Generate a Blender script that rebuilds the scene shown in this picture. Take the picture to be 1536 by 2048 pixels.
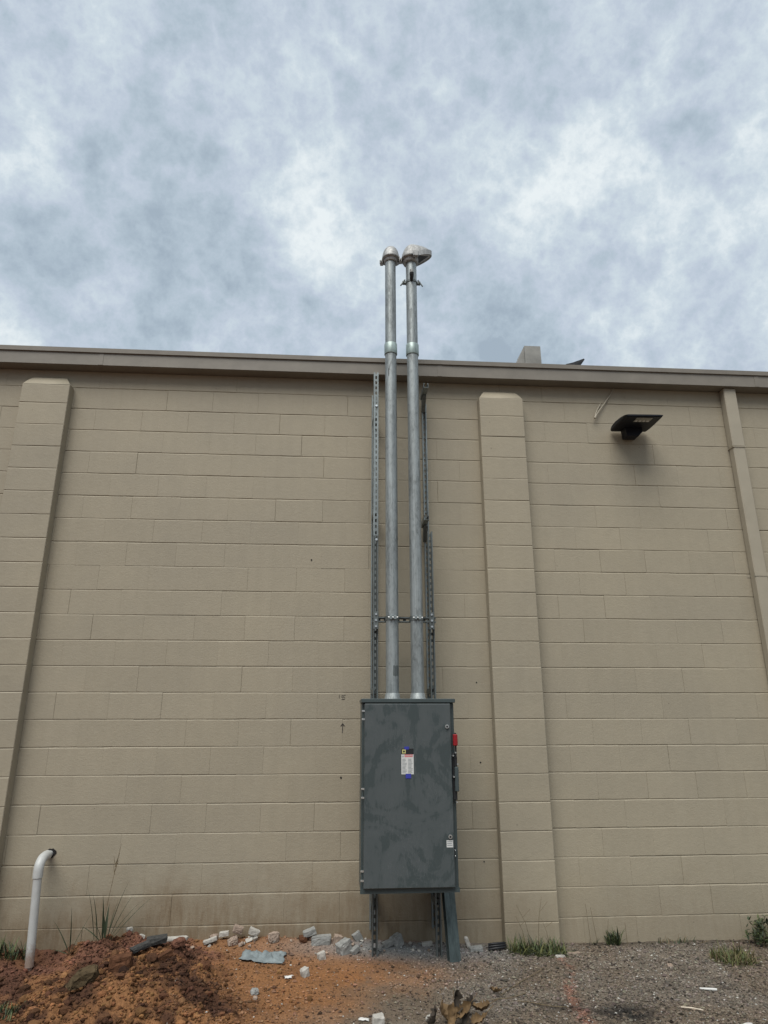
import bpy, math, random
import numpy as np
from mathutils import Matrix, Vector
random.seed(7)
rng = np.random.default_rng(11)
for o in list(bpy.data.objects):
    bpy.data.objects.remove(o, do_unlink=True)
scn = bpy.context.scene
col = scn.collection
R = math.radians

# ------------------------------------------------------------------ camera
CAM = Vector((0.0, -5.53187, 1.574))
cam_d = bpy.data.cameras.new('camera')
cam = bpy.data.objects.new('camera', cam_d)
col.objects.link(cam)
cam_d.sensor_fit = 'VERTICAL'
cam_d.sensor_height = 36.0
cam_d.lens = 36.0 * 1324.76 / 2048.0
cam_d.clip_start = 0.05
cam_d.clip_end = 2000
pitch, yaw, roll = 0.300727, -0.0703904, -0.0014349
fw = Vector((-math.sin(yaw) * math.cos(pitch), math.cos(yaw) * math.cos(pitch), math.sin(pitch)))
rt = Vector((math.cos(yaw), math.sin(yaw), 0))
up = rt.cross(fw)
rt2 = math.cos(roll) * rt + math.sin(roll) * up
up2 = -math.sin(roll) * rt + math.cos(roll) * up
M = Matrix((rt2, up2, -fw)).transposed().to_4x4()
M.translation = CAM
cam.matrix_world = M
scn.camera = cam

# ------------------------------------------------------------------ world: overcast sky
SUN_EL, SUN_AZ = R(58), R(202)          # azimuth measured from +Y clockwise: behind the camera, a little to its left
world = bpy.data.worlds.new('World')
scn.world = world
world.use_nodes = True
nt = world.node_tree
nt.nodes.clear()
N = nt.nodes.new
L = nt.links.new
out = N('ShaderNodeOutputWorld')
bg = N('ShaderNodeBackground')
L(bg.outputs[0], out.inputs[0])
sky = N('ShaderNodeTexSky')
sky.sky_type = 'NISHITA'
sky.sun_disc = False
sky.sun_elevation = SUN_EL
sky.sun_rotation = SUN_AZ
sky.air_density = 1.0
sky.dust_density = 2.0
skys = N('ShaderNodeMix'); skys.data_type = 'RGBA'; skys.blend_type = 'MULTIPLY'
skys.inputs[0].default_value = 1.0
L(sky.outputs[0], skys.inputs[6])
skys.inputs[7].default_value = (0.10, 0.10, 0.10, 1)
tc = N('ShaderNodeTexCoord')
sep = N('ShaderNodeSeparateXYZ')
L(tc.outputs['Generated'], sep.inputs[0])
zc = N('ShaderNodeMath'); zc.operation = 'MAXIMUM'; zc.inputs[1].default_value = 0.0
L(sep.outputs[2], zc.inputs[0])
za = N('ShaderNodeMath'); za.operation = 'ADD'; za.inputs[1].default_value = 0.35
L(zc.outputs[0], za.inputs[0])
dx = N('ShaderNodeMath'); dx.operation = 'DIVIDE'
dy = N('ShaderNodeMath'); dy.operation = 'DIVIDE'
L(sep.outputs[0], dx.inputs[0]); L(za.outputs[0], dx.inputs[1])
L(sep.outputs[1], dy.inputs[0]); L(za.outputs[0], dy.inputs[1])
cmb = N('ShaderNodeCombineXYZ')
L(dx.outputs[0], cmb.inputs[0]); L(dy.outputs[0], cmb.inputs[1])
cmb.inputs[2].default_value = 4.3


def wnoise(scale, detail, rough, dist, off):
    mp = N('ShaderNodeMapping'); mp.inputs['Location'].default_value = off
    L(tc.outputs['Generated'], mp.inputs[0])
    n = N('ShaderNodeTexNoise'); n.inputs['Scale'].default_value = scale
    n.inputs['Detail'].default_value = detail; n.inputs['Roughness'].default_value = rough
    n.inputs['Distortion'].default_value = dist
    L(mp.outputs[0], n.inputs[0])
    return n.outputs[0]


def wramp(src, stops):
    r = N('ShaderNodeValToRGB')
    e = r.color_ramp.elements
    e[0].position, e[0].color = stops[0]
    e[1].position, e[1].color = stops[-1]
    for p, c in stops[1:-1]:
        k = e.new(p); k.color = c
    L(src, r.inputs[0])
    return r.outputs[0]


big = wnoise(2.3, 3, 0.5, 0.0, (1.3, 4.2, 0.6))
med = wnoise(7.0, 12, 0.62, 0.10, (3.4, 8.4, 2.2))
fin = wnoise(12.5, 10, 0.64, 0.0, (6.2, 1.7, 5.1))
f1_ = N('ShaderNodeMath'); f1_.operation = 'SUBTRACT'; f1_.inputs[1].default_value = 0.5; L(fin, f1_.inputs[0])
f2_ = N('ShaderNodeMath'); f2_.operation = 'ABSOLUTE'; L(f1_.outputs[0], f2_.inputs[0])
f3_ = N('ShaderNodeMath'); f3_.operation = 'MULTIPLY_ADD'; f3_.inputs[1].default_value = -0.55; f3_.inputs[2].default_value = 0.045; L(f2_.outputs[0], f3_.inputs[0])   # billowing cloud edges
sub = N('ShaderNodeMath'); sub.operation = 'MULTIPLY_ADD'
sub.inputs[1].default_value = 0.48
L(big, sub.inputs[0])
m2 = N('ShaderNodeMath'); m2.operation = 'MULTIPLY'; m2.inputs[1].default_value = 0.52
L(med, m2.inputs[0]); L(m2.outputs[0], sub.inputs[2])
bil = N('ShaderNodeMath'); bil.operation = 'ADD'
L(sub.outputs[0], bil.inputs[0]); L(f3_.outputs[0], bil.inputs[1])
cloud = wramp(bil.outputs[0], [
    (0.355, (0.375, 0.458, 0.54, 1)),
    (0.435, (0.47, 0.563, 0.645, 1)),
    (0.492, (0.55, 0.627, 0.727, 1)),
    (0.553, (0.64, 0.73, 0.795, 1)),
    (0.64, (0.86, 0.925, 0.945, 1))])
# overcast luminance rises towards the zenith
lum = N('ShaderNodeMapRange')
lum.interpolation_type = 'SMOOTHSTEP'
lum.inputs[1].default_value = 0.0; lum.inputs[2].default_value = 0.5
lum.inputs[3].default_value = 0.33; lum.inputs[4].default_value = 1.03
L(zc.outputs[0], lum.inputs[0])
cl2 = N('ShaderNodeMix'); cl2.data_type = 'RGBA'; cl2.blend_type = 'MULTIPLY'; cl2.inputs[0].default_value = 1
L(cloud, cl2.inputs[6]); L(lum.outputs[0], cl2.inputs[7])
mix = N('ShaderNodeMix'); mix.data_type = 'RGBA'; mix.inputs[0].default_value = 0.93
L(skys.outputs[2], mix.inputs[6]); L(cl2.outputs[2], mix.inputs[7])
L(mix.outputs[2], bg.inputs[0])
bg.inputs[1].default_value = 0.465

sun_d = bpy.data.lights.new('sun', 'SUN')
sun_d.energy = 1.45
sun_d.angle = R(42)
sun_d.color = (1.0, 0.955, 0.88)
sun = bpy.data.objects.new('sun', sun_d)
col.objects.link(sun)
sdir = Vector((math.sin(SUN_AZ) * math.cos(SUN_EL), math.cos(SUN_AZ) * math.cos(SUN_EL), math.sin(SUN_EL)))
sun.rotation_euler = sdir.to_track_quat('Z', 'Y').to_euler()
sun.location = (0, -8, 12)

vs = scn.view_settings
vs.view_transform = 'Standard'
vs.look = 'None'
vs.exposure = 1.08
vs.gamma = 1.0
vs.use_curve_mapping = False


# ------------------------------------------------------------------ helpers
class MB:
    """collects boxes, tubes and faces for one mesh"""
    def __init__(s):
        s.v = []; s.f = []; s.sm = []

    def add(s, verts, faces, M=None, smooth=False):
        b = len(s.v)
        if M is not None:
            verts = [tuple(M @ Vector(p)) for p in verts]
        s.v += [tuple(p) for p in verts]
        s.f += [tuple(b + i for i in f) for f in faces]
        s.sm += [smooth] * len(faces)
        return s

    def box(s, x0, x1, y0, y1, z0, z1, M=None, bev=0.0):
        if bev > 0:
            return s.bbox(x0, x1, y0, y1, z0, z1, bev, M)
        v = [(x0, y0, z0), (x1, y0, z0), (x1, y1, z0), (x0, y1, z0), (x0, y0, z1), (x1, y0, z1), (x1, y1, z1), (x0, y1, z1)]
        f = [(0, 3, 2, 1), (4, 5, 6, 7), (0, 1, 5, 4), (1, 2, 6, 5), (2, 3, 7, 6), (3, 0, 4, 7)]
        return s.add(v, f, M)

    def bbox(s, x0, x1, y0, y1, z0, z1, b, M=None):
        """box with chamfered edges"""
        c = ((x0, x1), (y0, y1), (z0, z1))
        v = []; idx = {}
        for i in (0, 1):
            for j in (0, 1):
                for k in (0, 1):
                    for ax in range(3):
                        p = [c[0][i], c[1][j], c[2][k]]
                        for a2, q in enumerate((i, j, k)):
                            if a2 != ax:
                                p[a2] += b if q == 0 else -b
                        idx[(i, j, k, ax)] = len(v); v.append(tuple(p))
        f = []
        for ax in range(3):
            o = [a for a in range(3) if a != ax]
            for e in (0, 1):
                q = []
                for a, bb in ((0, 0), (1, 0), (1, 1), (0, 1)):
                    k = [0, 0, 0]; k[ax] = e; k[o[0]] = a; k[o[1]] = bb
                    q.append(idx[(*k, ax)])
                f.append(tuple(q))
        for ax in range(3):
            o = [a for a in range(3) if a != ax]
            for a in (0, 1):
                for bb in (0, 1):
                    k0 = [0, 0, 0]; k1 = [0, 0, 0]
                    k0[ax] = 0; k1[ax] = 1
                    for k in (k0, k1):
                        k[o[0]] = a; k[o[1]] = bb
                    f.append((idx[(*k0, o[0])], idx[(*k1, o[0])], idx[(*k1, o[1])], idx[(*k0, o[1])]))
        for i in (0, 1):
            for j in (0, 1):
                for k in (0, 1):
                    f.append((idx[(i, j, k, 0)], idx[(i, j, k, 1)], idx[(i, j, k, 2)]))
        return s.add(v, f, M)

    def tube(s, path, radii, n=16, cap=True, smooth=True, M=None):
        """circular sweep along path (list of Vectors)"""
        path = [Vector(p) for p in path]
        if not hasattr(radii, '__len__'):
            radii = [radii] * len(path)
        v = []; f = []
        t0 = (path[1] - path[0]).normalized()
        ref = Vector((0, 0, 1)) if abs(t0.z) < 0.9 else Vector((1, 0, 0))
        u = t0.cross(ref).normalized()
        for i, p in enumerate(path):
            if i == 0: t = path[1] - path[0]
            elif i == len(path) - 1: t = path[-1] - path[-2]
            else: t = path[i + 1] - path[i - 1]
            t.normalize()
            u = (u - t * u.dot(t)).normalized()
            w = t.cross(u)
            for k in range(n):
                a = 2 * math.pi * k / n
                v.append(tuple(p + (u * math.cos(a) + w * math.sin(a)) * radii[i]))
        for i in range(len(path) - 1):
            for k in range(n):
                k2 = (k + 1) % n
                f.append((i * n + k, i * n + k2, (i + 1) * n + k2, (i + 1) * n + k))
        s.add(v, f, M, smooth)
        if cap:
            m = (len(path) - 1) * n
            s.add(v[:n], [tuple(reversed(range(n)))], M)
            s.add(v[m:m + n], [tuple(range(n))], M)
        return s

    def cyl(s, p0, p1, r, n=16, **k):
        return s.tube([p0, p1], r, n, **k)

    def prism(s, poly, axis, a0, a1, M=None):
        """polygon (2-D) extruded along axis 0/1/2"""
        n = len(poly)
        def P(q, a):
            q = list(q); q.insert(axis, a); return tuple(q)
        v = [P(q, a0) for q in poly] + [P(q, a1) for q in poly]
        f = [tuple(range(n)), tuple(reversed(range(n, 2 * n)))]
        for i in range(n):
            j = (i + 1) % n
            f.append((i, i + n, j + n, j))
        return s.add(v, f, M)

    def build(s, name, mat, parent=None, recalc=True):
        org = WORLD.get(parent.name, Vector((0, 0, 0))) if parent else Vector((0, 0, 0))
        me = bpy.data.meshes.new(name)
        me.from_pydata([(p[0] - org.x, p[1] - org.y, p[2] - org.z) for p in s.v], [], s.f)
        me.polygons.foreach_set('use_smooth', s.sm)
        if recalc:
            import bmesh
            bm = bmesh.new(); bm.from_mesh(me)
            bmesh.ops.recalc_face_normals(bm, faces=bm.faces)
            bm.to_mesh(me); bm.free()
        me.materials.append(mat)
        o = bpy.data.objects.new(name, me)
        col.objects.link(o)
        if parent:
            o.parent = parent
        WORLD[o.name] = org.copy()
        return o


WORLD = {}


def tag(o, label=None, cat=None, group=None, kind=None):
    if label: o['label'] = label
    if cat: o['category'] = cat
    if group: o['group'] = group
    if kind: o['kind'] = kind
    return o


def thing(name, label, cat, loc=(0, 0, 0), group=None):
    o = bpy.data.objects.new(name, None)
    o.empty_display_size = 0.1
    col.objects.link(o)
    o.location = loc
    WORLD[o.name] = Vector(loc)
    return tag(o, label, cat, group)


def single(name, mb, mat, label, cat, loc, group=None):
    """a thing that is one mesh, with its origin at loc (mb in world coordinates)"""
    loc = Vector(loc)
    mb.v = [tuple(Vector(p) - loc) for p in mb.v]
    o = mb.build(name, mat)
    o.location = loc
    return tag(o, label, cat, group)


# ---- value noise in numpy
def vnoise(x, y, seed=0):
    xi = np.floor(x).astype(np.int64); yi = np.floor(y).astype(np.int64)
    fx = x - xi; fy = y - yi
    fx = fx * fx * (3 - 2 * fx); fy = fy * fy * (3 - 2 * fy)
    def h(a, b):
        n = (a * 374761393 + b * 668265263 + seed * 144665) & 0x7fffffff
        n = ((n ^ (n >> 13)) * 1274126177) & 0x7fffffff
        return ((n ^ (n >> 16)) & 0xffff) / 65535.0
    a = h(xi, yi); b = h(xi + 1, yi); c = h(xi, yi + 1); d = h(xi + 1, yi + 1)
    return (a * (1 - fx) + b * fx) * (1 - fy) + (c * (1 - fx) + d * fx) * fy


def fbm(x, y, seed=0, oct=4, rough=0.5):
    t = 0; a = 1; s = 0
    for i in range(oct):
        t = t + a * vnoise(x * 2 ** i + 17.3 * i, y * 2 ** i - 9.1 * i, seed + i)
        s += a; a *= rough
    return t / s


# ------------------------------------------------------------------ materials
def newmat(name):
    m = bpy.data.materials.new(name); m.use_nodes = True
    t = m.node_tree; t.nodes.clear()
    o = t.nodes.new('ShaderNodeOutputMaterial')
    b = t.nodes.new('ShaderNodeBsdfPrincipled')
    t.links.new(b.outputs[0], o.inputs[0])
    return m, t, b


def noise(t, scale, detail=4, rough=0.55, coord='Object', stretch=(1, 1, 1), dist=0.0, pos=False):
    if pos:
        c = t.nodes.new('ShaderNodeNewGeometry').outputs['Position']
    else:
        c = t.nodes.new('ShaderNodeTexCoord').outputs[coord]
    mp = t.nodes.new('ShaderNodeMapping'); mp.inputs['Scale'].default_value = stretch
    t.links.new(c, mp.inputs[0])
    n = t.nodes.new('ShaderNodeTexNoise')
    n.inputs['Scale'].default_value = scale; n.inputs['Detail'].default_value = detail
    n.inputs['Roughness'].default_value = rough; n.inputs['Distortion'].default_value = dist
    t.links.new(mp.outputs[0], n.inputs[0])
    return n.outputs[0]


def ramp(t, src, stops):
    r = t.nodes.new('ShaderNodeValToRGB'); e = r.color_ramp.elements
    def c4(c): return (c, c, c, 1) if not hasattr(c, '__len__') else (*c, 1)
    e[0].position = stops[0][0]; e[0].color = c4(stops[0][1])
    e[1].position = stops[-1][0]; e[1].color = c4(stops[-1][1])
    for p, c in stops[1:-1]:
        k = e.new(p); k.color = c4(c)
    t.links.new(src, r.inputs[0])
    return r.outputs[0]


def mixc(t, fac, a, b, mode='MIX'):
    m = t.nodes.new('ShaderNodeMix'); m.data_type = 'RGBA'; m.blend_type = mode
    for sock, val in ((0, fac), (6, a), (7, b)):
        if hasattr(val, 'is_output') or isinstance(val, bpy.types.NodeSocket):
            t.links.new(val, m.inputs[sock])
        elif sock == 0:
            m.inputs[0].default_value = val
        else:
            m.inputs[sock].default_value = (*val, 1)
    return m.outputs[2]


def math_(t, op, a, b=0.0, clamp=False):
    m = t.nodes.new('ShaderNodeMath'); m.operation = op; m.use_clamp = clamp
    for i, v in ((0, a), (1, b)):
        if isinstance(v, bpy.types.NodeSocket): t.links.new(v, m.inputs[i])
        else: m.inputs[i].default_value = v
    return m.outputs[0]


def bump(t, b, height, strength, distance):
    n = t.nodes.new('ShaderNodeBump')
    n.inputs['Strength'].default_value = strength; n.inputs['Distance'].default_value = distance
    t.links.new(height, n.inputs['Height'])
    t.links.new(n.outputs[0], b.inputs['Normal'])


def simple(name, c, rough=0.7, metal=0.0, var=0.12, scale=30.0, bmp=0.0, bscale=120.0, bdist=0.002, spec=0.5):
    m, t, b = newmat(name)
    n = noise(t, scale, 5, 0.6, pos=True)
    lo = tuple(x * (1 - var) for x in c); hi = tuple(min(1, x * (1 + var)) for x in c)
    t.links.new(ramp(t, n, [(0.3, lo), (0.7, hi)]), b.inputs['Base Color'])
    b.inputs['Roughness'].default_value = rough
    b.inputs['Metallic'].default_value = metal
    b.inputs['Specular IOR Level'].default_value = spec
    if bmp > 0:
        bump(t, b, noise(t, bscale, 4, 0.6, pos=True), bmp, bdist)
    return m


def wall_paint():
    m, t, b = newmat('painted_block')
    base = (0.343, 0.305, 0.231)
    big = noise(t, 0.9, 4, 0.6, pos=True)
    c = ramp(t, big, [(0.32, tuple(x * f for x, f in zip(base, (0.93, 0.935, 0.95)))), (0.7, tuple(x * f for x, f in zip(base, (1.05, 1.045, 1.03))))])
    oi = t.nodes.new('ShaderNodeObjectInfo')
    c = mixc(t, 1.0, c, ramp(t, oi.outputs['Random'], [(0.0, 0.965), (1.0, 1.02)]), 'MULTIPLY')
    med = noise(t, 14, 5, 0.65, pos=True)
    c = mixc(t, 1.0, c, ramp(t, med, [(0.25, 0.95), (0.75, 1.035)]), 'MULTIPLY')
    drip = noise(t, 4.5, 5, 0.65, pos=True, stretch=(3.2, 1, 0.16))
    c = mixc(t, 1.0, c, ramp(t, drip, [(0.3, (0.975, 0.972, 0.966)), (0.7, (1.015, 1.015, 1.015))]), 'MULTIPLY')
    # mud splashed on the lowest courses, heaviest to the left of the switch
    g = t.nodes.new('ShaderNodeNewGeometry')
    sx = t.nodes.new('ShaderNodeSeparateXYZ'); t.links.new(g.outputs['Position'], sx.inputs[0])
    sp = noise(t, 2.3, 6, 0.68, pos=True)
    hgt = math_(t, 'MULTIPLY_ADD', sp, 0.55)
    hz = math_(t, 'SUBTRACT', math_(t, 'MULTIPLY', sp, 0.9), sx.outputs[2])
    mr = t.nodes.new('ShaderNodeMapRange'); mr.interpolation_type = 'SMOOTHSTEP'
    mr.inputs[1].default_value = -0.12; mr.inputs[2].default_value = 0.42
    mr.inputs[3].default_value = 0; mr.inputs[4].default_value = 0.85
    t.links.new(hz, mr.inputs[0])
    side = t.nodes.new('ShaderNodeMapRange'); side.interpolation_type = 'SMOOTHSTEP'
    side.inputs[1].default_value = 1.7; side.inputs[2].default_value = 0.2
    side.inputs[3].default_value = 0.35; side.inputs[4].default_value = 1.0
    t.links.new(sx.outputs[0], side.inputs[0])
    streak = noise(t, 9, 5, 0.7, pos=True, stretch=(3, 1, 0.6))
    amt = math_(t, 'MULTIPLY', math_(t, 'MULTIPLY', mr.outputs[0], side.outputs[0]), ramp(t, streak, [(0.3, 0.45), (0.65, 1.0)]), True)
    c = mixc(t, amt, c, (0.165, 0.112, 0.062))
    # sparse chips and pinholes in the paint
    vo = t.nodes.new('ShaderNodeTexVoronoi'); vo.inputs['Scale'].default_value = 9
    t.links.new(g.outputs['Position'], vo.inputs['Vector'])
    pit = ramp(t, vo.outputs['Distance'], [(0.035, 1.0), (0.06, 0.0)])
    keep = ramp(t, noise(t, 3.1, 2, 0.5, pos=True), [(0.56, 0.0), (0.62, 0.6)])
    c = mixc(t, math_(t, 'MULTIPLY', pit, keep), c, (0.10, 0.085, 0.065))
    t.links.new(c, b.inputs['Base Color'])
    b.inputs['Roughness'].default_value = 0.62
    b.inputs['Specular IOR Level'].default_value = 0.35
    f1 = noise(t, 110, 5, 0.7, pos=True)
    f2 = noise(t, 36, 5, 0.65, pos=True, stretch=(1, 1, 1.3))
    h = math_(t, 'ADD', math_(t, 'MULTIPLY', f1, 0.6), math_(t, 'MULTIPLY', f2, 0.75))
    bump(t, b, h, 0.55, 0.0045)
    return m


def galv(name, tone=(0.52, 0.56, 0.57), rough=0.42, spang=38, metal=0.75, stretch=(1, 1, 0.35), dark=0.62):
    m, t, b = newmat(name)
    n1 = noise(t, spang, 6, 0.72, pos=True, stretch=stretch, dist=0.6)
    n2 = noise(t, 4.5, 4, 0.6, pos=True, stretch=(1.5, 1.5, 0.5))
    k = math_(t, 'ADD', math_(t, 'MULTIPLY', n1, 0.62), math_(t, 'MULTIPLY', n2, 0.38))
    c = ramp(t, k, [(0.34, tuple(x * dark for x in tone)), (0.5, tone), (0.66, tuple(min(1, x * 1.3) for x in tone))])
    vs_ = noise(t, 60, 4, 0.6, pos=True, stretch=(1, 1, 0.02))
    c = mixc(t, 1.0, c, ramp(t, vs_, [(0.35, 0.78), (0.6, 1.05)]), 'MULTIPLY')
    t.links.new(c, b.inputs['Base Color'])
    b.inputs['Metallic'].default_value = metal
    t.links.new(ramp(t, k, [(0.3, rough + 0.16), (0.7, rough - 0.06)]), b.inputs['Roughness'])
    bump(t, b, n1, 0.12, 0.001)
    return m


def switch_paint():
    """grey enamel of the switch with wiped dust left on it"""
    m, t, b = newmat('grey_enamel')
    c0 = (0.054, 0.069, 0.072); c1 = (0.077, 0.090, 0.094)
    w = noise(t, 2.6, 5, 0.55, pos=True, dist=2.6)
    w2 = noise(t, 17, 5, 0.6, pos=True, stretch=(2.2, 1, 0.4), dist=1.8)
    d = math_(t, 'ADD', math_(t, 'MULTIPLY', w, 0.72), math_(t, 'MULTIPLY', w2, 0.28))
    dust = ramp(t, d, [(0.455, 0.0), (0.475, 0.62), (0.52, 0.78), (0.64, 1.0)])
    cc = mixc(t, dust, c0, c1)
    sc_ = noise(t, 7, 6, 0.62, pos=True, stretch=(2.4, 1, 0.8), dist=3.2)
    line = ramp(t, sc_, [(0.485, 0.0), (0.497, 0.55), (0.503, 0.55), (0.515, 0.0)])
    cc = mixc(t, math_(t, 'MULTIPLY', line, ramp(t, noise(t, 3.0, 3, 0.5, pos=True), [(0.45, 0.0), (0.6, 1.0)])), cc, (0.13, 0.14, 0.145))
    t.links.new(cc, b.inputs['Base Color'])
    t.links.new(ramp(t, dust, [(0, 0.34), (1, 0.6)]), b.inputs['Roughness'])
    b.inputs['Specular IOR Level'].default_value = 0.4
    bump(t, b, noise(t, 260, 3, 0.6, pos=True), 0.08, 0.0006)
    return m


def soil_mat(name, attr='tint', rough=0.95):
    m, t, b = newmat(name)
    a = t.nodes.new('ShaderNodeAttribute'); a.attribute_name = attr
    n = noise(t, 85, 6, 0.72, pos=True)
    n2 = noise(t, 320, 3, 0.6, pos=True)
    c = mixc(t, 1.0, a.outputs['Color'], ramp(t, n, [(0.28, 0.55), (0.5, 1.0), (0.75, 1.42)]), 'MULTIPLY')
    c = mixc(t, 1.0, c, ramp(t, n2, [(0.3, 0.75), (0.7, 1.25)]), 'MULTIPLY')
    t.links.new(c, b.inputs['Base Color'])
    b.inputs['Roughness'].default_value = rough
    b.inputs['Specular IOR Level'].default_value = 0.2
    bump(t, b, math_(t, 'ADD', n, math_(t, 'MULTIPLY', n2, 0.5)), 0.8, 0.006)
    return m


MAT = {}
MAT['wall'] = wall_paint()
MAT['trim'] = simple('painted_trim', (0.20, 0.182, 0.154), 0.5, var=0.11, scale=6, bmp=0.25, bscale=9, bdist=0.006)
MAT['spout'] = simple('painted_spout', (0.350, 0.315, 0.245), 0.5, var=0.05, scale=5, bmp=0.08, bscale=30)
MAT['galv'] = galv('galvanised_conduit', (0.29, 0.32, 0.325), 0.46, 42, 0.45, (1, 1, 0.35), 0.5)
MAT['coupling'] = galv('zinc_coupling', (0.36, 0.44, 0.425), 0.40, 34, 0.45)
MAT['cast'] = galv('cast_aluminium', (0.37, 0.375, 0.37), 0.55, 30, 0.40, (1, 1, 1), 0.62)
MAT['strut'] = galv('zinc_strut', (0.25, 0.285, 0.29), 0.42, 55, 0.5)
MAT['strut_dark'] = galv('dark_zinc_strut', (0.145, 0.165, 0.165), 0.5, 40, 0.5)  # darker zinc; the lower struts' shade and ground reflection are put into its colour
MAT['strut_lean'] = galv('painted_green_grey_strut', (0.10, 0.13, 0.13), 0.45, 26, 0.5)
MAT['bolt'] = simple('zinc_bolt', (0.72, 0.74, 0.74), 0.3, 0.9, 0.1)
MAT['enamel'] = switch_paint()
MAT['enamel_side'] = simple('grey_enamel_side', (0.054, 0.072, 0.075), 0.4, var=0.12, scale=6)
MAT['black'] = simple('black_plastic', (0.012, 0.013, 0.015), 0.5)
MAT['red'] = simple('red_grip', (0.26, 0.008, 0.012), 0.4)
MAT['white_label'] = simple('white_print', (0.60, 0.61, 0.60), 0.5, var=0.03)
MAT['grey_print'] = simple('grey_print', (0.25, 0.275, 0.285), 0.6, var=0.1)
MAT['red_print'] = simple('red_print', (0.55, 0.10, 0.11), 0.6)
MAT['yellow_print'] = simple('yellow_print', (0.52, 0.50, 0.20), 0.6)
MAT['blue_tape'] = simple('blue_tape', (0.035, 0.045, 0.33), 0.5)
def pvc_mat():
    m, t, b = newmat('white_pvc')
    c = ramp(t, noise(t, 14, 5, 0.65, pos=True), [(0.3, (0.43, 0.44, 0.43)), (0.7, (0.50, 0.515, 0.51))])
    g = t.nodes.new('ShaderNodeNewGeometry'); sx = t.nodes.new('ShaderNodeSeparateXYZ')
    t.links.new(g.outputs['Position'], sx.inputs[0])
    k = math_(t, 'SUBTRACT', math_(t, 'MULTIPLY', noise(t, 26, 5, 0.7, pos=True), 0.62), math_(t, 'MULTIPLY', sx.outputs[2], 1.5))
    c = mixc(t, ramp(t, k, [(0.12, 0.0), (0.34, 0.75)]), c, (0.20, 0.115, 0.07))
    t.links.new(c, b.inputs['Base Color'])
    b.inputs['Roughness'].default_value = 0.4
    return m


MAT['pvc'] = pvc_mat()
MAT['lamp_black'] = simple('dark_bronze_housing', (0.008, 0.009, 0.014), 0.5, spec=0.3)
MAT['lens'] = simple('lamp_lens', (0.27, 0.27, 0.245), 0.25)
MAT['concrete'] = simple('broken_concrete', (0.27, 0.275, 0.265), 0.9, var=0.25, scale=40, bmp=0.7, bscale=150, bdist=0.004, spec=0.2)
MAT['concrete_warm'] = simple('dusty_concrete', (0.30, 0.235, 0.19), 0.9, var=0.28, scale=35, bmp=0.7, bscale=130, bdist=0.004, spec=0.2)
MAT['white_stone'] = simple('white_stone', (0.42, 0.405, 0.37), 0.85, var=0.18, scale=45, bmp=0.6, bscale=130, bdist=0.003, spec=0.2)
MAT['asphalt'] = simple('broken_asphalt', (0.055, 0.055, 0.053), 0.9, var=0.4, scale=60, bmp=0.8, bscale=200, bdist=0.004, spec=0.2)
MAT['clod'] = simple('clay_clod', (0.100, 0.047, 0.026), 0.95, var=0.45, scale=32, bmp=0.9, bscale=110, bdist=0.006, spec=0.15)
MAT['clod_olive'] = simple('olive_clod', (0.082, 0.060, 0.034), 0.95, var=0.45, scale=32, bmp=0.9, bscale=110, bdist=0.006, spec=0.15)
MAT['clod_red'] = simple('red_clod', (0.145, 0.070, 0.047), 0.95, var=0.4, scale=32, bmp=0.9, bscale=110, bdist=0.006, spec=0.15)
MAT['rag'] = simple('grey_blue_cloth', (0.19, 0.225, 0.235), 0.85, var=0.3, scale=25, bmp=0.3)
MAT['paper'] = simple('white_paper', (0.62, 0.62, 0.60), 0.8, var=0.05)
MAT['wood_pale'] = simple('pale_stick', (0.60, 0.52, 0.42), 0.8, var=0.15)
MAT['leaf_tan'] = simple('dead_leaf_tan', (0.155, 0.098, 0.045), 0.8, var=0.3, scale=40)
MAT['leaf_dark'] = simple('dead_leaf_dark', (0.035, 0.026, 0.018), 0.8, var=0.4, scale=40)
MAT['grass'] = simple('grass_green', (0.070, 0.092, 0.032), 0.7, var=0.3, scale=25)
MAT['grass_dark'] = simple('grass_dark_green', (0.034, 0.050, 0.024), 0.7, var=0.3, scale=25)
MAT['grass_yellow'] = simple('grass_yellow_green', (0.10, 0.105, 0.033), 0.75, var=0.3, scale=25)
MAT['straw'] = simple('dry_straw', (0.15, 0.115, 0.065), 0.8, var=0.25, scale=25)
MAT['roof'] = simple('roof_membrane', (0.16, 0.155, 0.15), 0.9, var=0.2, scale=5)
MAT['stucco'] = simple('grey_stucco', (0.27, 0.27, 0.255), 0.85, var=0.22, scale=7, bmp=0.3, bscale=50)
MAT['ink'] = simple('pencil_ink', (0.05, 0.045, 0.04), 0.8)
MAT['hole'] = simple('hole_shadow', (0.012, 0.011, 0.01), 0.9)
MAT['soil'] = soil_mat('soil')
MAT['grit'] = soil_mat('grit')

# ------------------------------------------------------------------ ground
def smooth(e0, e1, x):
    t = np.clip((x - e0) / (e1 - e0), 0, 1)
    return t * t * (3 - 2 * t)


def gauss(x, y, cx, cy, sx, sy, rot=0.0):
    c, s = math.cos(rot), math.sin(rot)
    u = (x - cx) * c + (y - cy) * s
    v = -(x - cx) * s + (y - cy) * c
    return np.exp(-0.5 * ((u / sx) ** 2 + (v / sy) ** 2))


def mound(x, y):
    """how much of a spot is dug-up clay heap"""
    a = 0.100 * gauss(x, y, -1.02, -0.98, 0.27, 0.36, 0.25)
    b = 0.090 * gauss(x, y, -1.42, -0.98, 0.30, 0.20, 0.3)
    c = 0.085 * gauss(x, y, -1.52, -0.13, 0.16, 0.12)
    d = 0.085 * gauss(x, y, -1.22, -0.48, 0.30, 0.18, 0.3)
    return a + b + c + d


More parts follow.
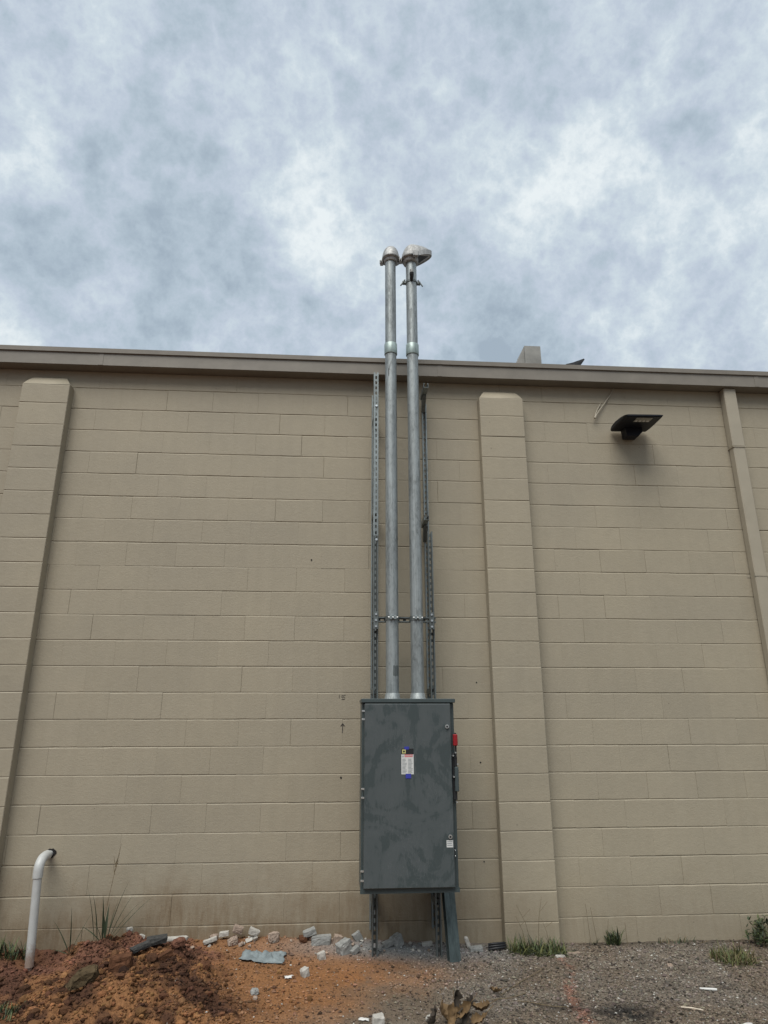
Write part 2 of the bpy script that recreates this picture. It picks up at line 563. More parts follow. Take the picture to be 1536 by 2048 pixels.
def height(x, y):
    h = -0.030 + 0.055 * smooth(1.9, -0.4, x) * smooth(-0.9, -0.05, y)
    h = h + 0.030 * smooth(0.9, 0.0, np.abs(x + 0.1)) * 0
    m = mound(x, y)
    h = h + m
    h = h + 0.045 * gauss(x, y, -0.62, -0.06, 0.28, 0.07)           # rubble heap against the wall
    h = h + 0.03 * gauss(x, y, 0.1, -0.08, 0.35, 0.07)
    h = h - 0.075 * gauss(x, y, -2.03, -0.22, 0.20, 0.14)           # hollow round the white pipe
    near = smooth(6, 3.5, np.abs(x - 0.4)) * smooth(-4, -2.2, y)
    rough = np.clip(m / 0.09 + 0.45 * heapmask(x, y), 0, 1)
    h = h + near * (0.016 * (fbm(x * 3, y * 3, 3, 3) - 0.5) + 0.007 * (fbm(x * 22, y * 22, 8, 3) - 0.5))
    h = h + near * rough * (0.115 * (fbm(x * 7.5, y * 7.5, 21, 4, 0.6) - 0.5) + 0.060 * (fbm(x * 24, y * 24, 31, 3) - 0.5))
    return h


def heapmask(x, y):
    """dug-up ground: the heap itself and everything left of it"""
    e = -0.70 + 0.30 * smooth(-0.55, -1.2, y) - 0.25 * smooth(-0.35, -0.05, y)
    return smooth(0.10, -0.12, x - e - 0.22 * (fbm(x * 5, y * 5, 91, 3) - 0.5))


def zone(x, y):
    """own colour of the soil: clay to the left, grey gravel to the right, dust, spray paint and a burnt patch"""
    n = fbm(x * 3.2, y * 3.2, 41, 4, 0.6)
    n2 = fbm(x * 9, y * 9, 51, 4, 0.6)
    n3 = fbm(x * 26, y * 26, 61, 3, 0.6)
    def C(*c): return np.array(c)[None, :]
    grav = C(0.210, 0.176, 0.140) * (0.72 + 0.6 * n2[:, None])
    brown = C(0.175, 0.125, 0.080)
    clay = C(0.315, 0.155, 0.069)
    orange = C(0.335, 0.155, 0.064)
    dark = C(0.095, 0.046, 0.027)
    red = C(0.21, 0.100, 0.066)
    c = grav
    k = smooth(0.38, 0.62, fbm(x * 2.1, y * 2.1, 71, 3))[:, None]
    c = c * (1 - 0.45 * k) + brown * 0.45 * k
    bound = 0.85 + 0.5 * (n - 0.5) * 2 - 0.85 * smooth(-0.55, -1.25, y) * 0.75
    k = smooth(0.42, -0.55, x - bound + 0.25)[:, None]
    c = c * (1 - k) + (clay * (0.75 + 0.5 * n2[:, None])) * k
    k = (gauss(x, y, 0.15, -0.60, 0.30, 0.07) * 0.9 + gauss(x, y, -0.12, -0.95, 0.22, 0.16) * 0.55)[:, None] * smooth(0.3, 0.6, n2)[:, None]
    c = c * (1 - k) + orange * k
    k = (gauss(x, y, 0.30, -0.16, 0.42, 0.10) * 0.85 + gauss(x, y, 0.80, -0.22, 0.35, 0.12) * 0.7)[:, None]
    c = c * (1 - k) + C(0.30, 0.29, 0.28) * k
    k = np.clip(heapmask(x, y), 0, 1)[:, None]
    hn = fbm(x * 6.5, y * 6.5, 81, 4, 0.6)
    heap = dark + (clay * 0.95 - dark) * smooth(0.42, 0.66, hn)[:, None]
    heap = heap + (red - heap) * (smooth(-0.62, -0.25, y) * smooth(0.3, 0.55, n))[:, None]
    c = c * (1 - k) + heap * k
    k = (smooth(-1.75, -2.0, x) * 0.6)[:, None]
    c = c * (1 - k) + red * 0.62 * k
    # spray-painted marking line
    xl = 1.60 - 0.20 * smooth(-0.3, -1.3, y) + 0.02 * np.sin(y * 9)
    w = 0.028 + 0.02 * smooth(-0.5, -1.3, y)
    k = (np.exp(-((x - xl) / w) ** 2) * smooth(0.36, 0.55, n3) * smooth(-0.22, -0.32, y) * 0.75 * (0.35 + 0.65 * smooth(0.35, 0.6, n2)))[:, None]
    c = c * (1 - k) + C(0.40, 0.17, 0.11) * k
    # burnt / oily patch
    k = ((gauss(x, y, 1.68, -1.22, 0.13, 0.075) * 1.15 + gauss(x, y, 1.35, -1.12, 0.16, 0.05) * 0.6) * smooth(0.25, 0.5, n3))[:, None]
    k = np.clip(k, 0, 0.92)
    c = c * (1 - k) + C(0.03, 0.029, 0.028) * k
    # darker brown strip where the wall meets the ground on the right
    k = (smooth(-0.12, -0.03, y) * smooth(1.6, 2.0, x) * 0.6)[:, None]
    c = c * (1 - k) + C(0.075, 0.062, 0.045) * k
    return np.clip(c * 0.74, 0.005, 0.9)


def axis(lo, hi, step, far, n):
    core = np.arange(lo, hi, step)
    g = np.geomspace(step, far, n)
    return np.concatenate([lo - np.cumsum(g)[::-1], core, hi + np.cumsum(g)])


xs = axis(-2.9, 4.3, 0.0125, 35, 34)
yf = np.arange(-1.75, 0.03, 0.0125)
ys = np.concatenate([-1.75 - np.cumsum(np.geomspace(0.0125, 35, 34))[::-1], yf, 0.03 + np.cumsum(np.geomspace(0.05, 60, 14))])
X, Y = np.meshgrid(xs, ys)
fx, fy = X.ravel(), Y.ravel()
fz = height(fx, fy)
nx, ny = len(xs), len(ys)
V = np.stack([fx, fy, fz], 1)
ii = np.arange(nx * ny).reshape(ny, nx)
Q = np.stack([ii[:-1, :-1].ravel(), ii[:-1, 1:].ravel(), ii[1:, 1:].ravel(), ii[1:, :-1].ravel()], 1)


def np_mesh(name, V, F, mat, tint=None, smooth_=True):
    me = bpy.data.meshes.new(name)
    k = F.shape[1]
    me.vertices.add(len(V)); me.vertices.foreach_set('co', V.astype(np.float32).ravel())
    me.loops.add(F.size); me.loops.foreach_set('vertex_index', F.astype(np.int32).ravel())
    me.polygons.add(len(F))
    me.polygons.foreach_set('loop_start', np.arange(0, F.size, k, dtype=np.int32))
    me.polygons.foreach_set('loop_total', np.full(len(F), k, dtype=np.int32))
    me.polygons.foreach_set('use_smooth', np.full(len(F), smooth_))
    me.update(calc_edges=True)
    if tint is not None:
        a = me.color_attributes.new('tint', 'FLOAT_COLOR', 'POINT')
        a.data.foreach_set('color', np.concatenate([tint, np.ones((len(tint), 1))], 1).astype(np.float32).ravel())
    me.materials.append(mat)
    o = bpy.data.objects.new(name, me)
    col.objects.link(o)
    return o


ground = np_mesh('ground', V, Q, MAT['soil'], zone(fx, fy))
tag(ground, kind='structure')


def zh(x, y):
    return float(height(np.array([x]), np.array([y]))[0])


# ------------------------------------------------------------------ building
B = 0.2032
Z0 = 0.14
SOFFIT = 4.575
bld = thing('block_building', 'long tan painted concrete block building wall with two pilasters and grey eave', 'building', (0, 0, 0))

wall_mb = MB()
XL, XR = -6.5, 8.5
wall_mb.box(XL, XR, 0.0075, 0.20, -0.45, SOFFIT)
wall_mb.box(XL, XL + 0.2, 0.2005, 7.0, -0.45, SOFFIT)
wall_mb.box(XR - 0.2, XR, 0.2005, 7.0, -0.45, SOFFIT)
wall_mb.box(XL + .2005, XR - .2005, 6.8, 7.0, -0.45, SOFFIT)
wall = wall_mb.build('wall', MAT['wall'], bld)

CH = {0: (0.0030, 0.0015, 0.0014), 1: (0.0068, 0.0036, 0.0036), 2: (0.0088, 0.0046, 0.0050)}   # joint strength -> upper chamfer, lower chamfer, depth
CV = {0: (0.0018, 0.0007), 1: (0.0024, 0.0017), 2: (0.0030, 0.0036)}
cache = {}


def block_geo(w, h, t, b, l, r, depth=None, side=None):
    """one block face, chamfers by joint class, hand-struck uneven edges; local origin at lower left front"""
    ct, _, dt = CH[t]; _, cb, db = CH[b]; cl, dl = CV[l]; cr, dr = CV[r]
    if side is not None:
        cl = cr = 0.004; dl = dr = 0.004
    q = random.Random(int(w * 1000) * 81 + t * 27 + b * 9 + l * 3 + r + (5 if depth else 0))
    ns = 5
    jt = [q.uniform(-1, 1) for _ in range(ns + 1)]
    jb = [q.uniform(-1, 1) for _ in range(ns + 1)]
    v = []
    for i in range(ns + 1):
        x = cl + (w - cl - cr) * i / ns
        v += [(x, db * (1 + 0.15 * jb[i]), 0.0), (x, 0.0, cb * (1 + 0.35 * jb[i])), (x, 0.0, h - ct * (1 + 0.28 * jt[i])), (x, dt * (1 + 0.15 * jt[i]), h)]
    f = []
    for i in range(ns):
        a = i * 4
        f += [(a, a + 4, a + 5, a + 1), (a + 1, a + 5, a + 6, a + 2), (a + 2, a + 6, a + 7, a + 3)]
    n = len(v)
    e = ns * 4
    v += [(0, max(dl, db), 0), (0, dl, cb), (0, dl, h - ct), (0, max(dl, dt), h), (w, max(dr, db), 0), (w, dr, cb), (w, dr, h - ct), (w, max(dr, dt), h)]
    for k in range(3):
        f += [(n + k, k, k + 1, n + k + 1), (e + k, n + 4 + k, n + 5 + k, e + k + 1)]
    if depth:
        m = len(v)
        v += [(0, depth, z) for z in (0, cb, h - ct, h)] + [(w, depth, z) for z in (0, cb, h - ct, h)]
        for k in range(3):
            f += [(m + k, n + k, n + k + 1, m + k + 1), (n + 4 + k, m + 4 + k, m + 5 + k, n + 5 + k)]
    return v, f


def block_mesh(*key):
    if key not in cache:
        v, f = block_geo(*key)
        me = bpy.data.meshes.new('block')
        me.from_pydata(v, [], f)
        me.materials.append(MAT['wall'])
        cache[key] = me
    return cache[key]


# joint classes per bed joint (0 faint .. 2 crisp), per column run
def bed(k, xc):
    r = random.Random(k * 131 + int(math.floor(xc / 0.8128)) * 17)
    if k == 13 and xc < 1.2:
        return 0 if r.random() < 0.7 else 1
    if k <= 0:
        return r.choice((0, 1, 1, 2))
    return r.choice((1, 2, 2, 2, 2, 1))


def perp(k, x):
    r = random.Random(k * 977 + int(round(x * 1000)) * 31)
    return r.choices((0, 1, 2), (0.50, 0.37, 0.13) if x < 1.2 else (0.35, 0.45, 0.20))[0]


PIL = ((-2.80, -2.394), (1.262, 1.668))
items = []
for k in range(-3, 22):
    z = Z0 + k * B
    h = B if k < 21 else SOFFIT - z - 0.001
    x = 0.0568 + (0.0 if k % 2 == 0 else B) - 0.4064 * 18
    while x < XR + 0.3:
        x0, x1 = max(x, XL), min(x + 0.4064, XR)
        if x1 - x0 > 0.05:
            # leave out what the pilasters hide completely
            hid = any(a - 0.005 <= x0 and x1 <= b + 0.005 for a, b in PIL)
            if not hid:
                xm = 0.5 * (x0 + x1)
                items.append((k, z, h, x0, x1, bed(k + 1, xm) if k < 21 else 1, bed(k, xm), perp(k, x0), perp(k, x1)))
        x += 0.4064


def seen(it):
    k, z, h, x0, x1 = it[:5]
    lx = -2.28 - 0.155 * max(z, 0)
    rx = 3.15 + 0.20 * max(z, 0)
    return k >= -1 and x1 > lx + 0.05 and x0 < rx - 0.05


vis = sorted([i for i in items if seen(i)], key=lambda i: (i[0] < 0, i[0]))
indiv = set(id(i) for i in vis[:262])
stuff = MB()
for it in items:
    k, z, h, x0, x1, t, b, l, r = it
    rr = random.Random(int(x0 * 1000) * 7 + k)
    yo = rr.uniform(-0.0010, 0.0010)
    if id(it) in indiv:
        o = bpy.data.objects.new('block', block_mesh(round(x1 - x0, 4), round(h, 4), t, b, l, r))
        o.parent = wall
        o.location = (x0, yo, z)
        o.rotation_euler = (rr.uniform(-0.0035, 0.0035), 0, rr.uniform(-0.0015, 0.0015))
        col.objects.link(o)
    else:
        v, f = block_geo(x1 - x0, h, t, b, l, r)
        stuff.add([(p[0] + x0, p[1] + yo, p[2] + z) for p in v], f)
so = stuff.build('block', MAT['wall'], wall, recalc=False)
so['kind'] = 'stuff'

for pi, (a, b_) in enumerate(PIL):
    core = MB().box(a + 0.006, b_ - 0.006, -0.093, 0.006, -0.45, 4.36)
    pil = core.build('pilaster', MAT['wall'], bld)
    for k in range(-3, 21):
        z = Z0 + k * B
        r_ = random.Random(k + pi * 50)
        h = B if k < 20 else 4.385 - z
        # full block showing its face and both returns
        o = bpy.data.objects.new('block', block_mesh(round(b_ - a, 4), round(h, 4), r_.choice((1, 2, 2)), r_.choice((1, 2, 2)), 1, 1, 0.0985, 1))
        o.parent = pil
        o.location = (a, -0.1 + r_.uniform(-0.0012, 0.0012), z)
        o.rotation_euler = (0, 0, r_.uniform(-0.002, 0.002))
        col.objects.link(o)
    # sloped mortar wash on top of the pilaster
    cp = MB()
    w = b_ - a
    seg = 8
    vv = []; ff = []
    for j in range(seg + 1):
        t_ = j / seg
        yv = -0.098 + 0.098 * t_
        zv = 4.386 + 0.105 * math.sin(t_ * math.pi / 2) ** 0.85
        cut = 0.004 + 0.085 * t_ ** 0.8
        vv += [(a + cut, yv, zv), (b_ - cut, yv, zv), (a + 0.003, yv, 4.384), (b_ - 0.003, yv, 4.384)]
    for j in range(seg):
        i0 = j * 4; i1 = i0 + 4
        ff += [(i0, i0 + 1, i1 + 1, i1), (i0 + 2, i0, i1, i1 + 2), (i0 + 1, i0 + 3, i1 + 3, i1 + 1)]
    ff.append((0, 2, 3, 1))
    cp.add(vv, ff, smooth=True)
    cp.build('cap', MAT['wall'], pil)

# eave: box gutter with projecting drip edge, soffit and low roof
e = MB()
e.box(XL - 0.1, XR + 0.1, -0.122, 0.199, SOFFIT, SOFFIT + 0.118)
gut = e.build('gutter', MAT['trim'], bld)
d = MB()
d.prism([(-0.136, SOFFIT + 0.1185), (-0.122, SOFFIT + 0.1185), (0.2, SOFFIT + 0.1185), (0.2, SOFFIT + 0.19), (-0.128, SOFFIT + 0.166), (-0.138, SOFFIT + 0.16)], 0, XL - 0.12, XR + 0.12)
d.build('drip_edge', MAT['trim'], gut)
for xj in (-2.15, 0.9, 3.95):
    MB().box(xj - 0.02, xj + 0.02, -0.1245, -0.1221, SOFFIT + 0.002, SOFFIT + 0.116).build('gutter_joint', MAT['trim'], gut)
rf = MB()
rf.prism([(0.201, SOFFIT + 0.0), (7.1, SOFFIT + 0.0), (7.1, SOFFIT + 0.36), (0.201, SOFFIT + 0.185)], 0, XL - 0.1, XR + 0.1)
rf.build('roof', MAT['roof'], bld)

# downspout
dsx0, dsx1 = 3.632, 3.752
ds = MB().bbox(dsx0 + 0.003, dsx1 - 0.003, -0.083, -0.006, 0.12, 3.985, 0.008)
dsp = ds.build('downspout', MAT['spout'], bld)
MB().bbox(dsx0, dsx1, -0.086, -0.003, 3.972, SOFFIT - 0.002, 0.008).build('outlet', MAT['spout'], dsp)
for z in (3.966,):
    MB().box(dsx0 - 0.003, dsx1 + 0.003, -0.089, -0.001, z, z + 0.008).build('band', MAT['spout'], dsp)
MB().prism([(-0.083, 0.125), (-0.006, 0.125), (-0.10, 0.0), (-0.18, 0.02)], 0, dsx0 + 0.004, dsx1 - 0.004).build('shoe', MAT['spout'], dsp)
for zz in (1.2, 2.75):
    MB().box(dsx0 - 0.022, dsx1 + 0.022, -0.0035, -0.0012, zz, zz + 0.03).box(dsx0 - 0.002, dsx1 + 0.002, -0.0865, -0.0835, zz, zz + 0.03).build('strap', MAT['spout'], dsp)


def disc(mb, x, z, r, y=-0.0022, n=10, jit=0.2):
    rr = random.Random(int(x * 999) + int(z * 777))
    v = [(x, y, z)] + [(x + r * (1 + rr.uniform(-jit, jit)) * math.cos(2 * math.pi * i / n), y, z + r * (1 + rr.uniform(-jit, jit)) * math.sin(2 * math.pi * i / n)) for i in range(n)]
    mb.add(v, [(0, 1 + (i + 1) % n, 1 + i) for i in range(n)])


for hx, hz, hr in ((-0.229, 2.854, 0.010), (1.148, 1.846, 0.009), (1.153, 1.232, 0.009), (1.149, 0.526, 0.008), (0.052, 1.127, 0.011)):
    h_ = MB(); disc(h_, hx, hz, hr * 0.72)
    h_.build('anchor_hole', MAT['hole'], wall)


def stroke(pts, w=0.0022):
    """pencil or marker stroke on the wall"""
    mb = MB()
    for a, b in zip(pts[:-1], pts[1:]):
        a = Vector((a[0], 0, a[1])); b = Vector((b[0], 0, b[1]))
        dr = (b - a).normalized(); n = Vector((-dr.z, 0, dr.x)) * w
        a = a - dr * w * 0.6; b = b + dr * w * 0.6
        mb.add([(q.x, -0.0021, q.z) for q in (a - n, b - n, b + n, a + n)], [(0, 1, 2, 3)])
    return mb


for pts, w in (([(0.057, 1.460), (0.058, 1.525)], 0.0028), ([(0.044, 1.508), (0.058, 1.527), (0.073, 1.510)], 0.0030),
               ([(0.030, 1.748), (0.026, 1.735), (0.031, 1.722)], 0.0018), ([(0.045, 1.738), (0.052, 1.744), (0.060, 1.738), (0.066, 1.745), (0.078, 1.746)], 0.0018),
               ([(0.046, 1.729), (0.060, 1.730), (0.074, 1.729)], 0.0016), ([(0.048, 1.710), (0.056, 1.716), (0.062, 1.712), (0.074, 1.717)], 0.0024)):
    stroke(pts, w).build('marker_stroke', MAT['ink'], wall)

# loose painted-over cable under the eave
cb_ = MB()
cb_.tube([(2.585, -0.010, 4.57), (2.545, -0.014, 4.50), (2.477, -0.020, 4.403), (2.42, -0.030, 4.33), (2.372, -0.040, 4.262)], 0.0055, 8)
cb_.tube([(2.44, -0.014, 4.40), (2.40, -0.024, 4.335), (2.366, -0.036, 4.268)], 0.005, 8)
cb_.tube([(2.378, -0.038, 4.272), (2.358, -0.044, 4.236)], 0.010, 8)
cb_.build('cable_end', MAT['spout'], bld)

# stub of masonry and a bent strip of flashing on the roof
rb = MB()
rb.box(1.872, 2.040, 0.38, 0.66, 4.76, 5.240)
rb.prism([(1.655, 4.76), (1.8715, 4.76), (1.8715, 5.236)], 1, 0.40, 0.64)
single('roof_parapet_stub', rb, MAT['stucco'], 'weathered grey masonry stub with sloping left side standing above the eave', 'parapet', (1.92, 0.5, 4.76))
fl = MB()
fl.add([(2.21, 0.16, 4.915), (2.28, 0.16, 4.935), (2.40, 0.16, 4.985), (2.405, 0.16, 4.972), (2.29, 0.16, 4.905), (2.21, 0.16, 4.78),
        (2.21, 0.26, 4.915), (2.28, 0.26, 4.935), (2.40, 0.26, 4.985), (2.405, 0.26, 4.972), (2.29, 0.26, 4.905), (2.21, 0.26, 4.78)],
       [(0, 1, 2, 3, 4, 5), (11, 10, 9, 8, 7, 6), (0, 6, 7, 1), (1, 7, 8, 2), (2, 8, 9, 3), (3, 9, 10, 4), (4, 10, 11, 5), (5, 11, 6, 0)])
single('roof_flashing', fl, MAT['black'], 'bent strip of black flashing poking up above the eave', 'flashing', (2.21, 0.2, 4.78))

# ------------------------------------------------------------------ strut frame
SW = 0.0413


def strut_mb(L_, M, slots=True, mb=None):
    """slotted C channel, length along +z, slotted web at y=0 facing -y, lips at y=SW"""
    mb = mb or MB()
    t = 0.0027; h = SW / 2; lip = 0.0095
    mb.box(-h, -h + t, 0.0, SW, 0, L_, M)
    mb.box(h - t, h, 0.0, SW, 0, L_, M)
    mb.box(-h + t, -h + lip, SW - t, SW, 0, L_, M)
    mb.box(h - lip, h - t, SW - t, SW, 0, L_, M)
    mb.box(-h + lip - t, -h + lip, SW - 0.009, SW - t, 0, L_, M)
    mb.box(h - lip, h - lip + t, SW - 0.009, SW - t, 0, L_, M)
    if not slots:
        mb.box(-h + t, h - t, 0.0, t, 0, L_, M)
        return mb
    s = 0.0072
    mb.box(-h + t, -s, 0.0, t, 0, L_, M)
    mb.box(s, h - t, 0.0, t, 0, L_, M)
    z = 0.0
    first = 0.012
    mb.box(-s, s, 0.0, t, 0, first, M)
    z = first
    while z < L_ - 0.002:
        z += 0.0286
        e_ = min(z + 0.0222, L_)
        if z < L_:
            mb.box(-s, s, 0.0, t, z, e_, M)
        z = e_
    return mb


def T(x, y, z): return Matrix.Translation((x, y, z))
RZ180 = Matrix.Rotation(math.pi, 4, 'Z')
fr = thing('strut_frame', 'galvanised slotted strut frame standing against the block wall behind the grey switch', 'strut frame', (0.52, -0.27, 0))
XLs, XRs = 0.302, 0.750
YF = -0.291
gz = lambda x, y: zh(x, y) - 0.02
# upper left piece shows its slotted back, lower pieces are open towards the yard
strut_mb(1.50, T(XLs, YF, 3.0)).build('strut', MAT['strut'], fr)
tag(strut_mb(3.06, T(XLs, YF + SW + 0.0005, gz(XLs, YF)) @ RZ180).build('strut', MAT['strut_dark'], fr))
strut_mb(3.045 - gz(XRs, YF), T(XRs, YF + SW, gz(XRs, YF)) @ RZ180).build('strut', MAT['strut_dark'], fr)
# struts fixed to the wall
strut_mb(4.40 - 0.1, T(XLs - 0.004, -0.0020, 0.1) @ RZ180).build('strut', MAT['strut'], fr)
strut_mb(4.33 - 0.1, T(XRs + 0.008, -0.0020, 0.1) @ RZ180).build('strut', MAT['strut'], fr)
# stand-offs between wall and front struts (open side up)
RXm = Matrix.Rotation(R(90), 4, 'X')      # length +z -> -y, web (y=0,-y) -> faces -z, open side +z


def standoff(x, z, y0, y1):
    return strut_mb(y0 - y1, T(x, y0, z) @ RXm, slots=False)


standoff(0.744, 4.366, -0.0435, -0.292).build('standoff', MAT['strut'], fr)
standoff(0.724, 3.140, -0.0435, -0.300).build('standoff', MAT['strut'], fr)
for x, z in ((XLs, 4.10), (XLs, 3.20), (XLs, 1.75), (XRs, 1.75), (XLs, 0.30), (XRs, 0.30)):
    standoff(x, z, -0.0440, YF + SW + 0.0012).build('standoff', MAT['strut_dark'], fr)
for x, z in ((0.748, 4.343), (0.738, 3.117)):
    bk = MB()
    bk.prism([(-0.044, z - 0.10), (-0.047, z + 0.02), (-0.16, z + 0.02), (-0.16, z + 0.012), (-0.055, z - 0.10)], 0, x - 0.016, x + 0.016)
    bk.build('bracket', MAT['strut_dark'], fr)
# cross strut carrying the conduit straps
RYc = Matrix.Rotation(R(90), 4, 'Y')
strut_mb(0.50, T(0.276, YF - 0.0005, 2.308) @ Matrix.Rotation(R(180), 4, 'X') @ Matrix.Rotation(R(90), 4, 'Y') @ Matrix.Rotation(R(180), 4, 'Z') if False else T(0.276, YF - 0.001, 2.308) @ RYc @ Matrix.Rotation(R(180), 4, 'Z')).build('cross_strut', MAT['strut_dark'], fr)
for x in (XLs, 0.742):
    pl = MB().bbox(x - 0.0205, x + 0.0205, YF - SW - 0.0075, YF - SW - 0.0015, 2.232, 2.368, 0.002)
    pl = pl.build('connector_plate', MAT['strut_dark'], fr)
    for zz in (2.253, 2.300, 2.347):
        MB().cyl((x, YF - SW - 0.0076, zz), (x, YF - SW - 0.0165, zz), 0.0085, 6, smooth=False).build('bolt', MAT['bolt'], pl)
for x, y, z in ((XLs + 0.004, YF - 0.0005, 2.965), (XLs + 0.002, YF - 0.0005, 4.17)):
    MB().cyl((x, y, z), (x, y - 0.012, z), 0.0105, 6, smooth=False).build('bolt', MAT['bolt'], fr)

# leaning double strut
ls = MB()
base = Vector((0.842, -0.352, zh(0.842, -0.352) - 0.005)); top = Vector((0.800, -0.10, 1.05))
zz = (top - base).normalized(); xx = Vector((1, 0.34, 0)); xx = (xx - zz * xx.dot(zz)).normalized(); yy = zz.cross(xx)
ML = Matrix((xx, yy, zz)).transposed().to_4x4(); ML.translation = base
Ln = (top - base).length
# two channels back to back, plain sides towards the yard, slots left and right
MA = ML @ Matrix.Rotation(R(-90), 4, 'Z'); MBk = ML @ Matrix.Rotation(R(90), 4, 'Z')
ln = thing('leaning_strut', 'loose double grey green strut leaning on the wall behind the switch', 'strut', tuple(base))
strut_mb(Ln, MA @ T(0, 0.0006, 0)).build('channel', MAT['strut_lean'], ln)
strut_mb(Ln, MBk @ T(0, 0.0006, 0)).build('channel', MAT['strut_lean'], ln)

# ------------------------------------------------------------------ safety switch
EX0, EX1, EZ0, EZ1 = 0.184, 0.852, 0.462, 1.702
YB, YFR = YF - 0.002, -0.600
sw = thing('safety_switch', 'large grey metal disconnect switch box with red handle on the block wall', 'electrical box', (0.518, -0.45, EZ0))
MB().bbox(EX0 + 0.004, EX1 - 0.004, YFR + 0.004, YB - 0.0005, EZ0 + 0.004, EZ1 - 0.028, 0.004).build('enclosure', MAT['enamel_side'], sw)
hd = MB().bbox(EX0 - 0.002, EX1 + 0.002, YFR - 0.040, YB - 0.001, EZ1 - 0.0275, EZ1, 0.003)
hd.build('rain_hood', MAT['enamel_side'], sw)
MB().box(EX0 + 0.001, EX1 - 0.001, YFR - 0.012, YFR + 0.003, EZ0 - 0.002, EZ0 + 0.026).build('bottom_flange', MAT['enamel_side'], sw)
DX0, DX1, DZ0, DZ1 = 0.205, 0.818, 0.494, 1.668
YD = YFR - 0.042
door = MB().bbox(DX0, DX1, YD, YFR + 0.0015, DZ0, DZ1, 0.005).build('door', MAT['enamel'], sw)
for z in (1.590, 1.078, 0.572):
    hg = MB().cyl((0.196, YD + 0.012, z - 0.036), (0.196, YD + 0.012, z + 0.036), 0.0055, 10)
    hg = hg.build('hinge', MAT['enamel_side'], sw)
    for s in (-1, 1):
        MB().box(0.186, 0.207, YD + 0.001, YD + 0.008, z + s * 0.028 - 0.006, z + s * 0.028 + 0.006).cyl((0.190, YD + 0.002, z + s * 0.028), (0.190, YD - 0.004, z + s * 0.028), 0.004, 8).build('hinge_knuckle', MAT['bolt'], hg)
for x, z in ((0.789, 1.512), (0.791, 0.803)):
    lt = MB().cyl((x, YD - 0.0005, z), (x, YD - 0.010, z), 0.0135, 16).build('latch', MAT['bolt'], door)
    MB().cyl((x, YD - 0.0102, z), (x, YD - 0.014, z), 0.007, 6, smooth=False).build('screw', MAT['black'], lt)
hs = MB().box(0.8185, 0.8225, YD + 0.002, YFR - 0.002, 0.665, 0.735)
hs.build('hasp', MAT['black'], sw)
for zz in (0.682, 0.716):
    MB().cyl((0.8227, YD + 0.012, zz), (0.827, YD + 0.012, zz), 0.005, 8).build('hasp_screw', MAT['bolt'], sw)
# operating handle on the right flank
hx = EX1 - 0.0035
MB().bbox(hx - 0.028, hx + 0.004, YFR - 0.028, YFR + 0.004, 1.030, 1.335, 0.004).build('handle_housing', MAT['black'], sw)
lv = MB()
lv.prism([(1.00, 0), (1.36, 0), (1.36, 0), (1.00, 0)], 0, 0, 0) if False else None
lv.bbox(hx - 0.006, hx + 0.004, YFR - 0.050, YFR - 0.0285, 1.30, 1.47, 0.002)
lv.bbox(hx - 0.014, hx + 0.006, YFR - 0.046, YFR - 0.0285, 1.245, 1.31, 0.003)
hnd = lv.build('handle', MAT['black'], sw)
MB().bbox(hx - 0.020, hx + 0.011, YFR - 0.066, YFR - 0.034, 1.383, 1.460, 0.005).build('grip', MAT['red'], hnd)
MB().bbox(hx - 0.013, hx + 0.013, YFR - 0.052, YFR - 0.0285, 1.085, 1.245, 0.004).build('handle_cover', MAT['enamel_side'], sw)
for (x, z) in ((hx - 0.022, 1.318), (hx - 0.004, 1.338), (hx + 0.008, 1.262), (hx - 0.021, 1.180), (hx - 0.006, 1.018)):
    MB().cyl((x, YFR - 0.020, z), (x, YFR - 0.056, z), 0.0055, 8).build('handle_bolt', MAT['bolt'], sw)
# printed warning label held by blue tape
LX0, LX1, LZ0, LZ1 = 0.463, 0.549, 1.198, 1.366
lab = MB().box(LX0, LX1, YD - 0.0012, YD - 0.0004, LZ0, LZ1).build('warning_label', MAT['white_label'], door)
yl = YD - 0.0016


def rect(mb, x0, x1, z0, z1, y=None):
    y = yl if y is None else y
    mb.add([(x0, y, z0), (x1, y, z0), (x1, y, z1), (x0, y, z1)], [(0, 1, 2, 3)])


p = MB(); rect(p, LX0, LX1, LZ1 - 0.038, LZ1); p.build('label_header', MAT['black'], lab)
p = MB(); rect(p, LX0 + 0.006, LX0 + 0.031, LZ1 - 0.032, LZ1 - 0.006, yl - 0.0004); p.build('logo', MAT['yellow_print'], lab)
p = MB(); cx, cz = LX0 + 0.0185, LZ1 - 0.019
p.add([(cx + 0.0068 * (1 if i in (0,) else 1) * math.cos(2 * math.pi * i / 14), yl - 0.0008, cz + 0.0068 * math.sin(2 * math.pi * i / 14)) for i in range(14)], [tuple(range(14))])
p.build('logo_mark', MAT['black'], lab)
p = MB(); rect(p, LX0 + 0.022, LX1 - 0.004, LZ1 - 0.0455, LZ1 - 0.0395); rect(p, LX0 + 0.022, LX1 - 0.006, LZ1 - 0.056, LZ1 - 0.050); p.build('red_text', MAT['red_print'], lab)
p = MB(); p.add([(LX0 + 0.006, yl, LZ1 - 0.056), (LX0 + 0.018, yl, LZ1 - 0.056), (LX0 + 0.012, yl, LZ1 - 0.044)], [(0, 1, 2)]); p.build('warning_triangle', MAT['grey_print'], lab)
p = MB()
rl = random.Random(4)
for j in range(11):
    z = LZ1 - 0.068 - j * 0.0088
    rect(p, LX0 + 0.006, LX0 + 0.006 + rl.uniform(0.02, 0.034), z - 0.0036, z)
    rect(p, LX0 + 0.047, LX0 + 0.047 + rl.uniform(0.022, 0.033), z - 0.0040, z)
p.build('small_print', MAT['grey_print'], lab)
